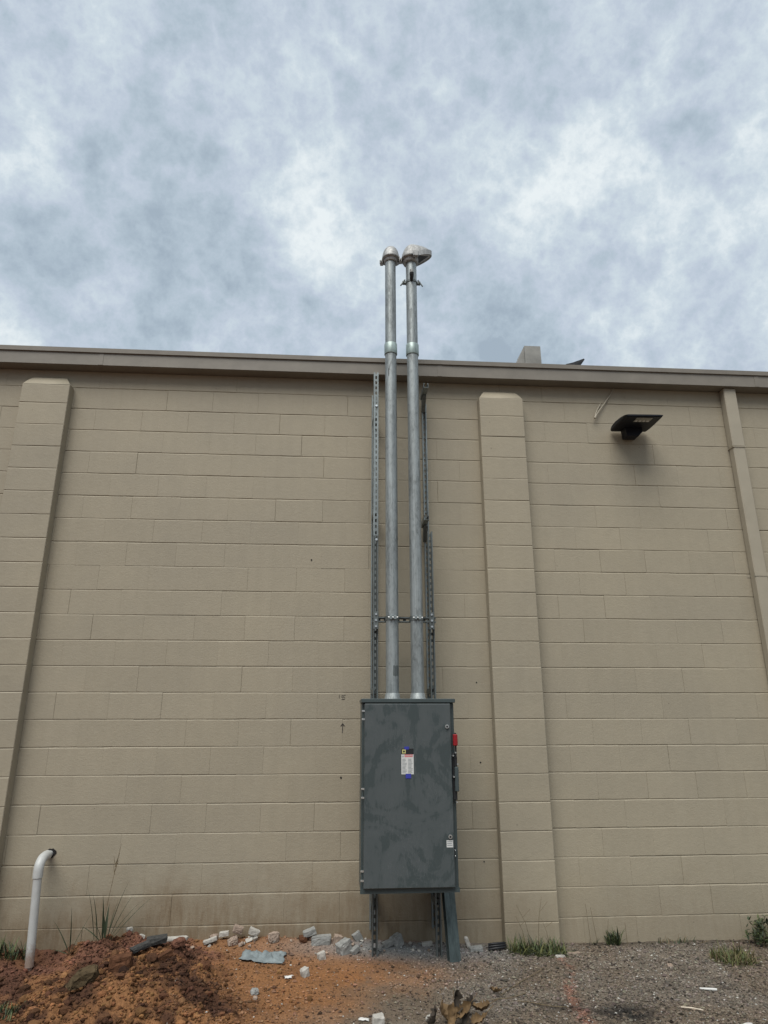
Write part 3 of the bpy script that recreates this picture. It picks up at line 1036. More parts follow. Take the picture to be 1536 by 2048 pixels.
p = MB(); rect(p, 0.485, 0.518, LZ1 - 0.006, LZ1 + 0.013, yl - 0.0010); p.build('tape', MAT['blue_tape'], lab)
p = MB(); rect(p, 0.492, 0.530, LZ0 - 0.026, LZ0 + 0.004, yl - 0.0010); p.build('tape', MAT['blue_tape'], lab)
l2 = MB().box(0.765, 0.809, YD - 0.0012, YD - 0.0004, 0.737, 0.781).build('inspection_label', MAT['white_label'], door)
p = MB()
for j, z in enumerate((0.774, 0.763, 0.752)):
    rect(p, 0.769, 0.805 - 0.004 * (j % 2), z - 0.004, z)
p.build('small_print', MAT['grey_print'], l2)

# ------------------------------------------------------------------ conduits
def weatherhead(cx, cy, cz, ang, parent, s=1.0):
    """service head clamped on a conduit; opens towards azimuth ang (0 = +X, 90 = +Y)"""
    Mh = T(cx, cy, cz) @ Matrix.Rotation(ang, 4, 'Z') @ Matrix.Scale(s, 4)
    r0, H, ext = 0.080, 0.150, 1.25
    nt_, npz = 40, 12
    v = []; f = []
    def zb(x): return 0.50 * max(0.0, x - 0.035)
    for j in range(npz + 1):
        ph = (math.pi / 2) * j / npz
        c, sn = math.cos(ph), math.sin(ph)
        c = c ** 0.75 if c > 1e-6 else 0.0
        for i in range(nt_):
            a = 2 * math.pi * i / nt_
            e_ = max(0.0, math.cos(a))
            x = r0 * math.cos(a) * (1 + ext * e_ ** 0.6 * (0.95 if e_ > 0 else 0)) * c ** (1 - 0.42 * e_)
            y = r0 * (1.0 + 0.10 * e_) * math.sin(a) * c
            x += 0.014 * sn
            z = zb(x) * (1 - sn) + H * sn
            v.append((x, y, z))
    for j in range(npz):
        for i in range(nt_):
            i2 = (i + 1) % nt_
            f.append((j * nt_ + i, j * nt_ + i2, (j + 1) * nt_ + i2, (j + 1) * nt_ + i))
    f.append(tuple(reversed(range(nt_))))
    mb = MB().add(v, f, Mh, True)
    hood = mb.build('weatherhead', MAT['cast'], parent)
    # rim round the opening
    rim = MB()
    pts = []
    for i in range(25):
        a = -math.pi * 0.5 + math.pi * i / 24
        e_ = max(0.0, math.cos(a))
        x = (r0 + 0.003) * math.cos(a) * (1 + ext * e_ ** 0.6 * 0.95) + 0.002
        y = (r0 * (1.0 + 0.10 * e_) + 0.004) * math.sin(a)
        pts.append((x, y, zb(x)))
    n = len(pts)
    vv = [(x, y, z - 0.006) for x, y, z in pts] + [(x, y, z + 0.040) for x, y, z in pts]
    vv += [(x * 0.95, y * 0.93, z + 0.040) for x, y, z in pts] + [(x * 0.95, y * 0.93, z - 0.006) for x, y, z in pts]
    ff = []
    for i in range(n - 1):
        for q in range(4):
            q2 = (q + 1) % 4
            ff.append((q * n + i, q * n + i + 1, q2 * n + i + 1, q2 * n + i))
    for i in (0, n - 1):
        ff.append(tuple(q * n + i for q in range(4)))
    rim.add(vv, ff, Mh)
    rim.build('rim', MAT['cast'], hood)
    ins = MB()
    pl_ = [(x * 0.93, y * 0.9, z - 0.0015) for x, y, z in pts if x > 0.03]
    ins.add(pl_, [tuple(range(len(pl_)))], Mh)
    ins.build('insulator_plate', MAT['black'], hood)
    ear = MB()
    for sgn in (-1, 1):
        ear.bbox(0.0, 0.045, sgn * 0.088 - 0.016, sgn * 0.088 + 0.016, -0.022, 0.020, 0.005, Mh)
    ear.build('clamp_ear', MAT['cast'], hood)
    for sgn in (-1, 1):
        MB().cyl((0.05, sgn * 0.090, -0.004), (-0.012, sgn * 0.090, -0.004), 0.007, 8, M=Mh).build('ear_bolt', MAT['strut_dark'], hood)
    c_ = MB().tube([(0, 0, -0.034), (0, 0, -0.030), (0, 0, 0.012)], [0.058, 0.063, 0.066], 28, M=Mh)
    c_.build('collar', MAT['cast'], hood)
    return hood


CR = 0.0495
CY = -0.384
conds = []
for (cx, zt, lab_) in ((0.425, 5.62, 'left of the two galvanised service conduits, its weatherhead turned away'),
                       (0.617, 5.63, 'right of the two galvanised service conduits, its weatherhead pointing right')):
    cd = thing('service_conduit', lab_, 'conduit', (cx, CY, EZ1), 'twin service conduits above the switch')
    MB().tube([(cx, CY, EZ1 + 0.0005), (cx, CY, 3.2), (cx, CY, 4.675)], CR, 32).build('pipe', MAT['galv'], cd)
    MB().tube([(cx, CY, 4.6755), (cx, CY, zt)], CR - 0.0005, 32).build('pipe', MAT['galv'], cd)
    MB().tube([(cx, CY, 4.624), (cx, CY, 4.628), (cx, CY, 4.724), (cx, CY, 4.728)], [CR + 0.0055, CR + 0.0075, CR + 0.0075, CR + 0.0055], 32).build('coupling', MAT['coupling'], cd)
    MB().tube([(cx, CY, EZ1 + 0.0008), (cx, CY, EZ1 + 0.012), (cx, CY, EZ1 + 0.013), (cx, CY, EZ1 + 0.040), (cx, CY, EZ1 + 0.046)], [0.062, 0.060, CR + 0.007, CR + 0.006, CR + 0.0005], 32).build('hub', MAT['galv'], cd)
    # strap on the cross strut
    st = MB()
    for i in range(17):
        a0 = math.pi * (-0.02 + 1.04 * i / 16)
    ring = []
    z0, z1 = 2.291, 2.325
    pts = [(cx + (CR + 0.0028) * math.cos(math.pi + math.pi * i / 18), CY + (CR + 0.0028) * math.sin(math.pi + math.pi * i / 18)) for i in range(19)]
    pts = [(pts[0][0], YF - SW - 0.001)] + pts + [(pts[-1][0], YF - SW - 0.001)]
    inn = [(cx + (x - cx) * 0.965, CY + (y - CY) * 0.965) for x, y in pts]
    n = len(pts)
    v = [(x, y, z0) for x, y in pts] + [(x, y, z1) for x, y in pts] + [(x, y, z1) for x, y in inn] + [(x, y, z0) for x, y in inn]
    f = []
    for i in range(n - 1):
        for q in range(4):
            q2 = (q + 1) % 4
            f.append((q * n + i, q * n + i + 1, q2 * n + i + 1, q2 * n + i))
    st.add(v, f)
    sp_ = st.build('strap', MAT['strut_dark'], cd)
    # bolted lugs at the front of the strap
    MB().bbox(cx - 0.024, cx - 0.004, CY - CR - 0.024, CY - CR - 0.0035, z0 + 0.001, z1 - 0.001, 0.003).bbox(cx + 0.006, cx + 0.030, CY - CR - 0.022, CY - CR - 0.0030, z0 + 0.001, z1 - 0.001, 0.003).build('strap_lug', MAT['strut'], sp_)
    MB().cyl((cx - 0.036, CY - CR - 0.014, 2.309), (cx + 0.040, CY - CR - 0.014, 2.309), 0.0055, 8).build('bolt', MAT['bolt'], sp_)
    conds.append(cd)
weatherhead(0.428, CY, 5.615, R(78), conds[0])
weatherhead(0.614, CY, 5.618, R(6), conds[1], 1.10)
# worn maker's sticker low on the left conduit
stc = MB()
v = []; 
for i in range(7):
    a = R(-88 + 62 * i / 6)
    for z in (1.872, 1.948):
        v.append((0.425 + (CR + 0.0006) * math.cos(a), CY + (CR + 0.0006) * math.sin(a), z + 0.004 * math.sin(i * 2.1)))
stc.add(v, [(2 * i, 2 * i + 2, 2 * i + 3, 2 * i + 1) for i in range(6)])
stc.build('sticker', MAT['strut_dark'], conds[0])
scr = MB()
for (a0, z, hh, ww) in ((-118, 4.43, 0.085, 0.006), (-20, 4.02, 0.10, 0.010), (-112, 4.47, 0.05, 0.004)):
    a = R(a0)
    tx, ty = -math.sin(a), math.cos(a)
    px, py = 0.425 + (CR + 0.0008) * math.cos(a), CY + (CR + 0.0008) * math.sin(a)
    scr.add([(px - tx * ww / 2, py - ty * ww / 2, z - hh / 2), (px + tx * ww / 2, py + ty * ww / 2, z - hh / 2 + 0.01), (px + tx * ww * 0.3, py + ty * ww * 0.3, z + hh / 2), (px - tx * ww * 0.4, py - ty * ww * 0.4, z + hh / 2 - 0.01)], [(0, 1, 2, 3)])
scr.build('scuff', MAT['black'], conds[0])
# wire holder clamped below the right weatherhead
wz = 5.375
wc = MB()
for sgn in (-1, 1):
    wc.bbox(0.617 + sgn * 0.066 - 0.017, 0.617 + sgn * 0.066 + 0.017, CY - 0.016, CY + 0.016, wz - 0.013, wz + 0.013, 0.003)
wc.tube([(0.617, CY, wz - 0.010), (0.617, CY, wz + 0.010)], CR + 0.005, 28)
wh = wc.build('clamp', MAT['strut_dark'], conds[1])
for sgn in (-1, 1):
    MB().cyl((0.617 + sgn * 0.060, CY - 0.012, wz + 0.026), (0.617 + sgn * 0.100, CY - 0.022, wz - 0.045), 0.0065, 8).build('clamp_bolt', MAT['strut_dark'], wh)
MB().tube([(0.612, CY - CR - 0.004, wz - 0.005), (0.612, CY - CR - 0.03, wz + 0.030), (0.612, CY - CR - 0.034, wz + 0.052)], [0.014, 0.020, 0.020], 14).build('wire_holder', MAT['black'], wh)
MB().tube([(0.612, CY - CR - 0.034, wz + 0.0525), (0.612, CY - CR - 0.036, wz + 0.082)], 0.0175, 14).build('insulator', MAT['cast'], wh)

# ------------------------------------------------------------------ wall lamp
wl = thing('wall_lamp', 'black flat area lamp on a short arm under the eave, unlit', 'wall lamp', (2.67, 0, 4.1))
Mw = T(2.675, 0, 4.118) @ Matrix.Rotation(R(-1.0), 4, 'Y')
hb = MB()
y_ = [-0.030, -0.075, -0.16, -0.26, -0.345, -0.372]
tp = [0.030, 0.050, 0.056, 0.044, 0.022, 0.010]
hw = [0.172, 0.178, 0.180, 0.178, 0.174, 0.168]
v = []; f = []
for yv, t_, w_ in zip(y_, tp, hw):
    v += [(-w_, yv, 0.004), (-w_ + 0.012, yv, -0.003), (w_ - 0.012, yv, -0.003), (w_, yv, 0.004), (w_, yv, t_ * 0.62), (w_ - 0.03, yv, t_), (-w_ + 0.03, yv, t_), (-w_, yv, t_ * 0.62)]
for i in range(len(y_) - 1):
    for q in range(8):
        q2 = (q + 1) % 8
        f.append((i * 8 + q, i * 8 + q2, (i + 1) * 8 + q2, (i + 1) * 8 + q))
f.append(tuple(range(8))); f.append(tuple(reversed(range(len(v) - 8, len(v)))))
hb.add(v, f, Mw)
hs_ = hb.build('housing', MAT['lamp_black'], wl)
MB().box(-0.160, 0.160, -0.362, -0.232, -0.009, -0.0033, Mw).build('lens_frame', MAT['lamp_black'], hs_)
lens = MB().box(-0.060, 0.085, -0.345, -0.262, -0.012, -0.0093, Mw).build('lens', MAT['lens'], hs_)
for i in range(4):
    for j in range(2):
        x = -0.042 + 0.035 * i; yv = -0.326 + 0.044 * j
        MB().tube([(x, yv, -0.0122), (x, yv, -0.0165)], [0.013, 0.007], 10, M=Mw).build('diode', MAT['white_label' if j else 'lens'], lens)
ar = MB()
ar.prism([(-0.075, -0.0035), (0.085, -0.0035), (0.085, -0.045), (0.045, -0.085), (-0.065, -0.085)], 1, -0.125, -0.028, Mw)
ar.build('arm', MAT['lamp_black'], wl)
MB().bbox(-0.060, 0.060, -0.0275, -0.003, -0.075, 0.03, 0.004, Mw).build('wall_plate', MAT['lamp_black'], wl)

# ------------------------------------------------------------------ white plastic drain pipe
px_, py_ = -2.040, -0.185
pv = thing('drain_pipe', 'white plastic pipe leaving the wall and bending down into the clay', 'pipe', (px_, py_, -0.1))
pts = [(-2.064, 0.02, 0.626), (-2.062, -0.085, 0.625)]
MB().tube(pts, 0.021, 20).build('stub', MAT['pvc'], pv)
el = [(-2.062, -0.062, 0.626), (-2.061, -0.105, 0.624)]
for i in range(1, 9):
    a = (math.pi / 2) * i / 8
    el.append((-2.060, -0.115 - 0.070 * math.sin(a), 0.552 + 0.070 * math.cos(a)))
el += [(-2.0595, py_, 0.505)]
MB().tube(el, 0.0335, 24).build('elbow', MAT['pvc'], pv)
MB().tube([(-2.0595, py_, 0.515), (-2.034, py_, -0.035)], 0.0285, 24).build('riser', MAT['pvc'], pv)
MB().tube([(-2.034, py_, -0.03), (-2.031, py_, -0.14)], 0.019, 20).build('lower_pipe', MAT['pvc'], pv)
h_ = MB(); disc(h_, -2.058, 0.628, 0.034, -0.0024, 16, 0.22); h_.build('pipe_hole', MAT['hole'], wall)


# ------------------------------------------------------------------ rocks and rubble
import bmesh
ICO = {}
for sub_ in (0, 1, 2):
    bm = bmesh.new(); bmesh.ops.create_icosphere(bm, subdivisions=max(1, sub_), radius=1.0)
    if sub_ == 0:
        bm.free(); bm = bmesh.new(); bmesh.ops.create_icosphere(bm, subdivisions=1, radius=1.0)
    bm.verts.ensure_lookup_table()
    ICO[sub_] = (np.array([v.co[:] for v in bm.verts]), np.array([[q.index for q in f.verts] for f in bm.faces]))
    bm.free()


def chunk(name, x, y, w, d, h, mat, label, cat, rot=0.0, tilt=0.0, seed=0, boxy=0.6, rough=0.14, sink=0.15, zoff=0.0, group=None, n=2):
    """broken lump: hull of points scattered over a worn box, so it keeps flat broken facets and sharp arrises"""
    r_ = np.random.default_rng(seed + 5)
    k = 46 if n == 2 else 16
    P = r_.normal(size=(k, 3)); P /= np.linalg.norm(P, axis=1, keepdims=True)
    m_ = np.max(np.abs(P), axis=1, keepdims=True)
    P = P * (1 - boxy) + (P / m_) * boxy
    if boxy > 0.72:                          # broken block: keep its corners, some knocked off
        cs = np.array([(a_, b_, c_) for a_ in (-1, 1) for b_ in (-1, 1) for c_ in (-1, 1)], float)
        P = np.concatenate([P * 0.94, cs * r_.uniform(0.72, 1.0, (8, 3))])
    P = P * (1 + rough * (r_.random((len(P), 1)) - 0.7)) + 0.06 * (r_.random((len(P), 3)) - 0.5)
    P = P * np.array([w / 2, d / 2, h / 2]) * 0.86
    ct, st_ = math.cos(tilt), math.sin(tilt)
    P = np.stack([P[:, 0] * ct - P[:, 2] * st_, P[:, 1], P[:, 0] * st_ + P[:, 2] * ct], 1)
    c, s = math.cos(rot), math.sin(rot)
    P = np.stack([P[:, 0] * c - P[:, 1] * s, P[:, 0] * s + P[:, 1] * c, P[:, 2]], 1)
    P[:, 2] -= P[:, 2].min()
    bm = bmesh.new()
    for p_ in P: bm.verts.new(p_)
    bmesh.ops.convex_hull(bm, input=bm.verts[:])
    bmesh.ops.delete(bm, geom=[v for v in bm.verts if not v.link_faces], context='VERTS')
    if n == 2:                               # crumbled arrises: small dents over the facets
        bmesh.ops.subdivide_edges(bm, edges=bm.edges[:], cuts=2, use_grid_fill=True)
        sc = min(w, d, h)
        for v in bm.verts:
            q = r_.random(3) - 0.5
            v.co += Vector(q) * sc * (0.055 + 0.05 * (boxy < 0.72))
    me = bpy.data.meshes.new(name); bm.to_mesh(me); bm.free()
    me.materials.append(mat)
    o = bpy.data.objects.new(name, me); col.objects.link(o)
    o.location = (x, y, zh(x, y) - (sink + 0.08) * h + zoff)
    return tag(o, label, cat, group)


Cn, Cw, Ws, As, Cl, Co, Cr_ = (MAT[k] for k in ('concrete', 'concrete_warm', 'white_stone', 'asphalt', 'clod', 'clod_olive', 'clod_red'))
# the pieces that stand out
chunk('concrete_chunk', -0.070, -0.120, 0.175, 0.09, 0.075, Cn, 'long flat broken block of grey concrete, biggest piece by the wall left of the switch', 'concrete', 0.05, 0.06, 1, 0.85, 0.05)
chunk('concrete_chunk', -0.155, -0.085, 0.115, 0.08, 0.045, Cn, 'flat grey concrete piece tilted on a brown stone left of the biggest block', 'concrete', 0.1, 0.28, 2, 0.85, 0.06, zoff=0.03)
chunk('brown_stone', -0.195, -0.100, 0.075, 0.07, 0.055, Cl, 'brown stone propping up the tilted flat concrete piece', 'stone', 0.3, 0, 3, 0.6)
chunk('concrete_chunk', 0.090, -0.235, 0.125, 0.10, 0.115, Cn, 'angular grey concrete lump standing left of the left strut foot', 'concrete', 0.5, 0.3, 4, 0.75, 0.08)
chunk('concrete_chunk', 0.045, -0.12, 0.08, 0.07, 0.085, Cw, 'small pale concrete piece behind the angular grey lump', 'concrete', 0.3, -0.2, 5, 0.8)
chunk('concrete_chunk', 0.165, -0.245, 0.085, 0.06, 0.045, Cn, 'slanted flat grey piece just left of the left strut foot', 'concrete', 0.5, 0.5, 6, 0.8)
chunk('concrete_chunk', 0.190, -0.085, 0.075, 0.05, 0.075, Cn, 'grey piece upright against the wall behind the left strut', 'concrete', 0.2, 0.5, 7, 0.8)
chunk('concrete_chunk', 0.468, -0.125, 0.095, 0.08, 0.100, Cn, 'grey broken lump against the wall under the switch', 'concrete', 0.4, 0.5, 8, 0.85, 0.06)
chunk('concrete_chunk', 0.405, -0.150, 0.090, 0.06, 0.045, Cn, 'low grey piece left of the broken lump under the switch', 'concrete', 0.2, 0.3, 9, 0.8)
chunk('concrete_chunk', 0.690, -0.09, 0.10, 0.05, 0.03, Ws, 'low whitish piece at the wall left of the right strut foot', 'concrete', 0.0, 0.1, 10, 0.8)
chunk('concrete_chunk', 0.985, -0.115, 0.035, 0.035, 0.135, Ws, 'thin white concrete splinter leaning against the wall right of the leaning strut', 'concrete', 0.0, 0.35, 11, 0.9, 0.05)
chunk('concrete_chunk', 1.030, -0.155, 0.125, 0.08, 0.035, Cn, 'flat pale slab lying below the thin white splinter', 'concrete', 0.1, 0.05, 12, 0.85, 0.05)
chunk('pale_stone', -0.062, -0.330, 0.068, 0.05, 0.070, Ws, 'upright pale stone on the clay in front of the biggest concrete block', 'stone', 0.4, 0.2, 13, 0.75)
chunk('white_stone', -0.163, -0.575, 0.064, 0.055, 0.072, Ws, 'white stone standing alone on the orange clay', 'stone', 0.7, 0.3, 14, 0.75)
chunk('grey_stone', -0.455, -0.815, 0.060, 0.05, 0.045, Cn, 'bluish grey stone at the right foot of the clay heap', 'stone', 0.2, 0.2, 15, 0.6)
chunk('tan_stone', -0.440, -0.905, 0.034, 0.03, 0.028, Cw, 'small tan stone just below the bluish grey one', 'stone', 0.2, 0.2, 16, 0.5)
chunk('concrete_block', 0.262, -1.340, 0.078, 0.085, 0.105, Ws, 'pale squarish broken concrete block at the bottom edge left of the dead leaves', 'concrete', 0.08, 0.03, 17, 0.95, 0.05, sink=0.05)
chunk('concrete_slab', 0.425, -1.400, 0.170, 0.09, 0.030, Ws, 'flat whitish slab cut by the bottom edge left of the dead leaves', 'concrete', -0.12, 0.03, 18, 0.9, 0.04)
chunk('white_shard', 0.548, -1.215, 0.045, 0.03, 0.042, Ws, 'small white triangular shard beside the dead leaves', 'stone', 0.3, 0.5, 19, 0.6)
chunk('asphalt_piece', -1.145, -0.440, 0.165, 0.11, 0.050, As, 'wide dark asphalt piece on top of the clay heap', 'asphalt', 0.15, 0.08, 20, 0.8, 0.08, zoff=0.03)
chunk('asphalt_piece', -1.215, -0.560, 0.150, 0.07, 0.040, As, 'narrow dark asphalt piece pointing down left from the wide one', 'asphalt', 0.5, 0.25, 21, 0.8, 0.08, zoff=0.03)
chunk('asphalt_piece', -1.060, -0.545, 0.120, 0.06, 0.045, Cl, 'thin brown slab standing edgewise below the wide asphalt piece', 'asphalt', 0.5, 0.35, 22, 0.85, 0.08, zoff=0.01)
chunk('clay_clod', -1.010, -0.400, 0.110, 0.07, 0.060, Cr_, 'long reddish clod right of the wide asphalt piece', 'clod', 0.25, 0.2, 23, 0.5, 0.15, zoff=0.03)
chunk('clay_clod', -1.265, -0.800, 0.165, 0.13, 0.120, Cl, 'big square brown clod in the middle of the clay heap', 'clod', 0.1, 0.1, 24, 0.8, 0.10, zoff=0.035)
chunk('clay_clod', -1.420, -1.010, 0.215, 0.13, 0.095, Co, 'big olive brown clod tilted on the lower left of the heap', 'clod', 0.2, 0.30, 25, 0.6, 0.12, zoff=0.035)
chunk('clay_clod', -0.780, -0.640, 0.075, 0.07, 0.055, Cl, 'dark clod at the right shoulder of the clay heap', 'clod', 0.4, 0.1, 26, 0.5, 0.16, zoff=0.02)
chunk('pale_slab', -1.090, -0.095, 0.210, 0.07, 0.026, Ws, 'flat whitish slab half buried at the wall behind the asphalt', 'concrete', 0.05, 0.02, 27, 0.9, 0.04, sink=-0.9)
chunk('white_shard', -1.425, -0.055, 0.055, 0.04, 0.036, Ws, 'left of two white shards on top of the red heap by the wall', 'stone', 0.2, 0.1, 28, 0.7, sink=-0.3)
chunk('white_shard', -1.335, -0.060, 0.050, 0.04, 0.034, Ws, 'right of two white shards on top of the red heap by the wall', 'stone', 0.2, -0.3, 29, 0.7, sink=-0.3)
chunk('pale_slab', -0.845, -0.135, 0.115, 0.045, 0.030, Ws, 'pale narrow slab sloping up at the left end of the rubble', 'concrete', 0.25, 0.25, 30, 0.9, 0.05, sink=-0.2)
chunk('concrete_chunk', -0.665, -0.080, 0.085, 0.06, 0.065, Cw, 'topmost pale chunk of the rubble heap against the wall', 'concrete', 0.2, -0.3, 31, 0.8, 0.08, sink=-0.55)
chunk('concrete_chunk', -0.760, -0.075, 0.085, 0.05, 0.035, Ws, 'flat white chunk at the upper left of the rubble heap', 'concrete', 0.1, 0.1, 32, 0.85, 0.08, sink=-0.6)
chunk('concrete_chunk', -0.550, -0.075, 0.090, 0.06, 0.055, Ws, 'grey white chunk at the right of the rubble heap against the wall', 'concrete', 0.1, -0.4, 33, 0.8, 0.08, sink=-0.3)
chunk('concrete_chunk', -0.405, -0.100, 0.105, 0.08, 0.090, Cw, 'pinkish lump alone between the rubble heap and the flat concrete', 'concrete', 0.4, 0.1, 34, 0.55, 0.12)
chunk('concrete_chunk', -0.690, -0.130, 0.085, 0.06, 0.070, Cw, 'pinkish chunk in the middle of the rubble heap below the topmost one', 'concrete', 0.4, 0.1, 35, 0.6, 0.12)
chunk('concrete_chunk', -0.830, -0.085, 0.085, 0.06, 0.060, Cw, 'pinkish chunk at the far left of the rubble heap', 'concrete', 0.9, 0.1, 36, 0.6, 0.12)
chunk('pale_brick_piece', 2.285, -0.500, 0.040, 0.075, 0.012, Cw, 'pale flat piece lying on the gravel right of the pilaster', 'stone', -0.35, 0.0, 37, 0.9, 0.05)
chunk('pale_slab', 1.720, -0.225, 0.110, 0.05, 0.018, Cw, 'flat cream fragment lying just right of the pilaster foot', 'stone', 0.1, 0.0, 38, 0.8, 0.1)
chunk('pale_slab', 1.600, -0.285, 0.085, 0.05, 0.018, Ws, 'white fragment lying in front of the pilaster foot', 'stone', 0.1, 0.0, 39, 0.8, 0.1)
rr = random.Random(5)
KIND = ((Cw, 'pinkish'), (Cw, 'pinkish'), (Ws, 'whitish'), (Cr_, 'reddish'))
for i in range(22):
    x = rr.gauss(-0.66, 0.16); y = -0.115 + rr.uniform(-0.06, 0.06); s_ = rr.uniform(0.022, 0.050)
    m_, kn = rr.choice(KIND)
    chunk('rubble_piece', x, y, s_ * rr.uniform(1, 1.5), s_, s_ * 0.8, m_, 'small %s fragment in the rubble heap against the wall' % kn, 'rubble', rr.uniform(0, 3), rr.uniform(-.4, .4), 100 + i, 0.65, 0.12, 0.15, 0, 'small %s fragments of the rubble heap' % kn, n=1)
KIND = ((Cn, 'grey'), (Cn, 'grey'), (Ws, 'whitish'), (Cw, 'tan'))
for i in range(26):
    x = rr.uniform(-0.25, 0.72); y = rr.uniform(-0.30, -0.05); s_ = rr.uniform(0.014, 0.034)
    m_, kn = rr.choice(KIND)
    chunk('rubble_piece', x, y, s_ * rr.uniform(1, 1.6), s_, s_ * 0.7, m_, 'small %s fragment scattered on the dust around the strut feet' % kn, 'rubble', rr.uniform(0, 3), rr.uniform(-.4, .4), 200 + i, 0.7, 0.12, 0.15, 0, '%s fragments around the strut feet' % kn, n=1)

# ---- grit, pebbles and crumbs that nobody could count
OV = np.array([(1, 0, 0), (-1, 0, 0), (0, 1, 0), (0, -1, 0), (0, 0, 1), (0, 0, -1)], float)
OF = np.array([(0, 2, 4), (2, 1, 4), (1, 3, 4), (3, 0, 4), (2, 0, 5), (1, 2, 5), (3, 1, 5), (0, 3, 5)])


def scatter(name, xs_, ys_, size, tint, base=(OV, OF), flat=0.7, sinkf=0.2):
    n = len(xs_)
    bv, bf = base
    P = np.repeat(bv[None], n, 0) * (1 + 0.5 * (rng.random((n, len(bv), 1)) - 0.5)) + 0.22 * (rng.random((n, len(bv), 3)) - 0.5)
    P[:, :, 2] *= flat
    P[:, :, 0] *= rng.uniform(0.8, 1.5, (n, 1))
    a = rng.uniform(0, 2 * math.pi, n); c, s = np.cos(a)[:, None], np.sin(a)[:, None]
    X_ = P[:, :, 0] * c - P[:, :, 1] * s; Y_ = P[:, :, 0] * s + P[:, :, 1] * c
    P = np.stack([X_, Y_, P[:, :, 2]], 2) * (size / 2)[:, None, None]
    P[:, :, 0] += xs_[:, None]; P[:, :, 1] += ys_[:, None]
    P[:, :, 2] += (height(xs_, ys_) + size * flat * (0.5 - sinkf))[:, None]
    F_ = (bf[None] + (np.arange(n) * len(bv))[:, None, None]).reshape(-1, 3)
    o = np_mesh(name, P.reshape(-1, 3), F_, MAT['grit'], np.repeat(tint, len(bv), 0), False)
    return o


def tintvar(x, y, lo=0.38, hi=1.85, grey=0.2):
    c = zone(x, y)
    n = len(x)
    g = c.mean(1, keepdims=True)
    c = c * (1 - grey) + g * grey
    return np.clip(c * rng.uniform(lo, hi, (n, 1)) * (1 + 0.12 * (rng.random((n, 3)) - 0.5)), 0.01, 0.85)


n = 66000
x = rng.uniform(-0.9, 3.6, n); y = -0.02 - 1.60 * rng.random(n) ** 0.9
keep = rng.random(n) < np.clip(0.30 + 0.9 * smooth(0.2, 1.2, x), 0, 1)
x, y = x[keep], y[keep]
sz = np.clip(rng.lognormal(math.log(0.0074), 0.48, len(x)), 0.003, 0.03)
tv = tintvar(x, y)
wh_ = rng.random(len(x)) < 0.024
sz[wh_] = np.clip(sz[wh_] * rng.uniform(0.7, 1.25, wh_.sum()), 0.003, 0.014)
tv[wh_] = rng.uniform(0.30, 0.55, (wh_.sum(), 1)) * np.array([1, 0.97, 0.9])
dk = rng.random(len(x)) < 0.06
tv[dk] *= 0.35
go = scatter('gravel', x, y, sz, tv)
tag(go, 'fine grey brown gravel covering the yard in front of the wall', 'gravel', kind='stuff')
n = 30000
x = rng.uniform(-2.7, -0.1, n); y = -0.02 - 1.55 * rng.random(n)
mm = np.clip(heapmask(x, y) * (0.45 + mound(x, y) / 0.12), 0, 1)
keep = rng.random(n) < (0.22 + 0.78 * mm)
x, y, mm = x[keep], y[keep], mm[keep]
sz = rng.lognormal(math.log(0.0070), 0.62, len(x)) * (0.75 + 0.45 * mm)
co_ = scatter('clay_crumbs', x, y, np.clip(sz, 0.004, 0.065), tintvar(x, y, 0.40, 1.45, 0.0), ICO[1], 0.8, 0.22)
tag(co_, 'crumbly orange brown clay bits covering the dug-up heap', 'clay', kind='stuff')

# ------------------------------------------------------------------ litter
def sheet(name, x, y, w, d, h, mat, label, cat, rot, seed, nx_=14, ny_=9, lift=0.006, amp=1.0):
    """crumpled cloth / paper with thickness"""
    r_ = np.random.default_rng(seed)
    u = np.linspace(-0.5, 0.5, nx_); v_ = np.linspace(-0.5, 0.5, ny_)
    U, Vv = np.meshgrid(u, v_)
    U = U.ravel(); Vv = Vv.ravel()
    q1 = fbm(U * 5 + seed, Vv * 3 + 3.1 * seed, seed, 3, 0.6)
    z = h * (1.6 * np.abs(q1 - 0.5) * 2 + 0.45 * np.abs(np.sin(U * 6 + Vv * 8 + 5 * q1 + seed))) * amp * np.clip(1.25 - 2 * np.maximum(np.abs(U), np.abs(Vv)), 0.12, 1)
    px = U * w * (1 + 0.25 * (fbm(U * 3, Vv * 3 + 5, seed + 3, 2) - 0.5)) + 0.10 * w * (vnoise(Vv * 6 + seed, U * 0 + 1.5, 5) - 0.5)
    py = Vv * d * (1 + 0.5 * (fbm(U * 3 + 8, Vv * 3, seed + 4, 2) - 0.5)) + 0.35 * d * (vnoise(U * 5 + seed, U * 0 + 2.5, 9) - 0.5)
    c, s = math.cos(rot), math.sin(rot)
    wx = x + px * c - py * s; wy = y + px * s + py * c
    wz_ = height(wx, wy) + lift + z
    n = nx_ * ny_
    vv = [(a, b, q) for a, b, q in zip(wx, wy, wz_)] + [(a, b, q - 0.003) for a, b, q in zip(wx, wy, wz_)]
    f = []
    for j in range(ny_ - 1):
        for i in range(nx_ - 1):
            a = j * nx_ + i
            f.append((a, a + 1, a + nx_ + 1, a + nx_)); f.append((n + a + nx_, n + a + nx_ + 1, n + a + 1, n + a))
    edge = [i for i in range(nx_)] + [j * nx_ + nx_ - 1 for j in range(1, ny_)] + [(ny_ - 1) * nx_ + i for i in range(nx_ - 2, -1, -1)] + [j * nx_ for j in range(ny_ - 2, 0, -1)]
    for a, b in zip(edge, edge[1:] + edge[:1]):
        f.append((b, a, n + a, n + b))
    mb = MB().add(vv, f, None, True)
    return single(name, mb, mat, label, cat, (x, y, zh(x, y)))


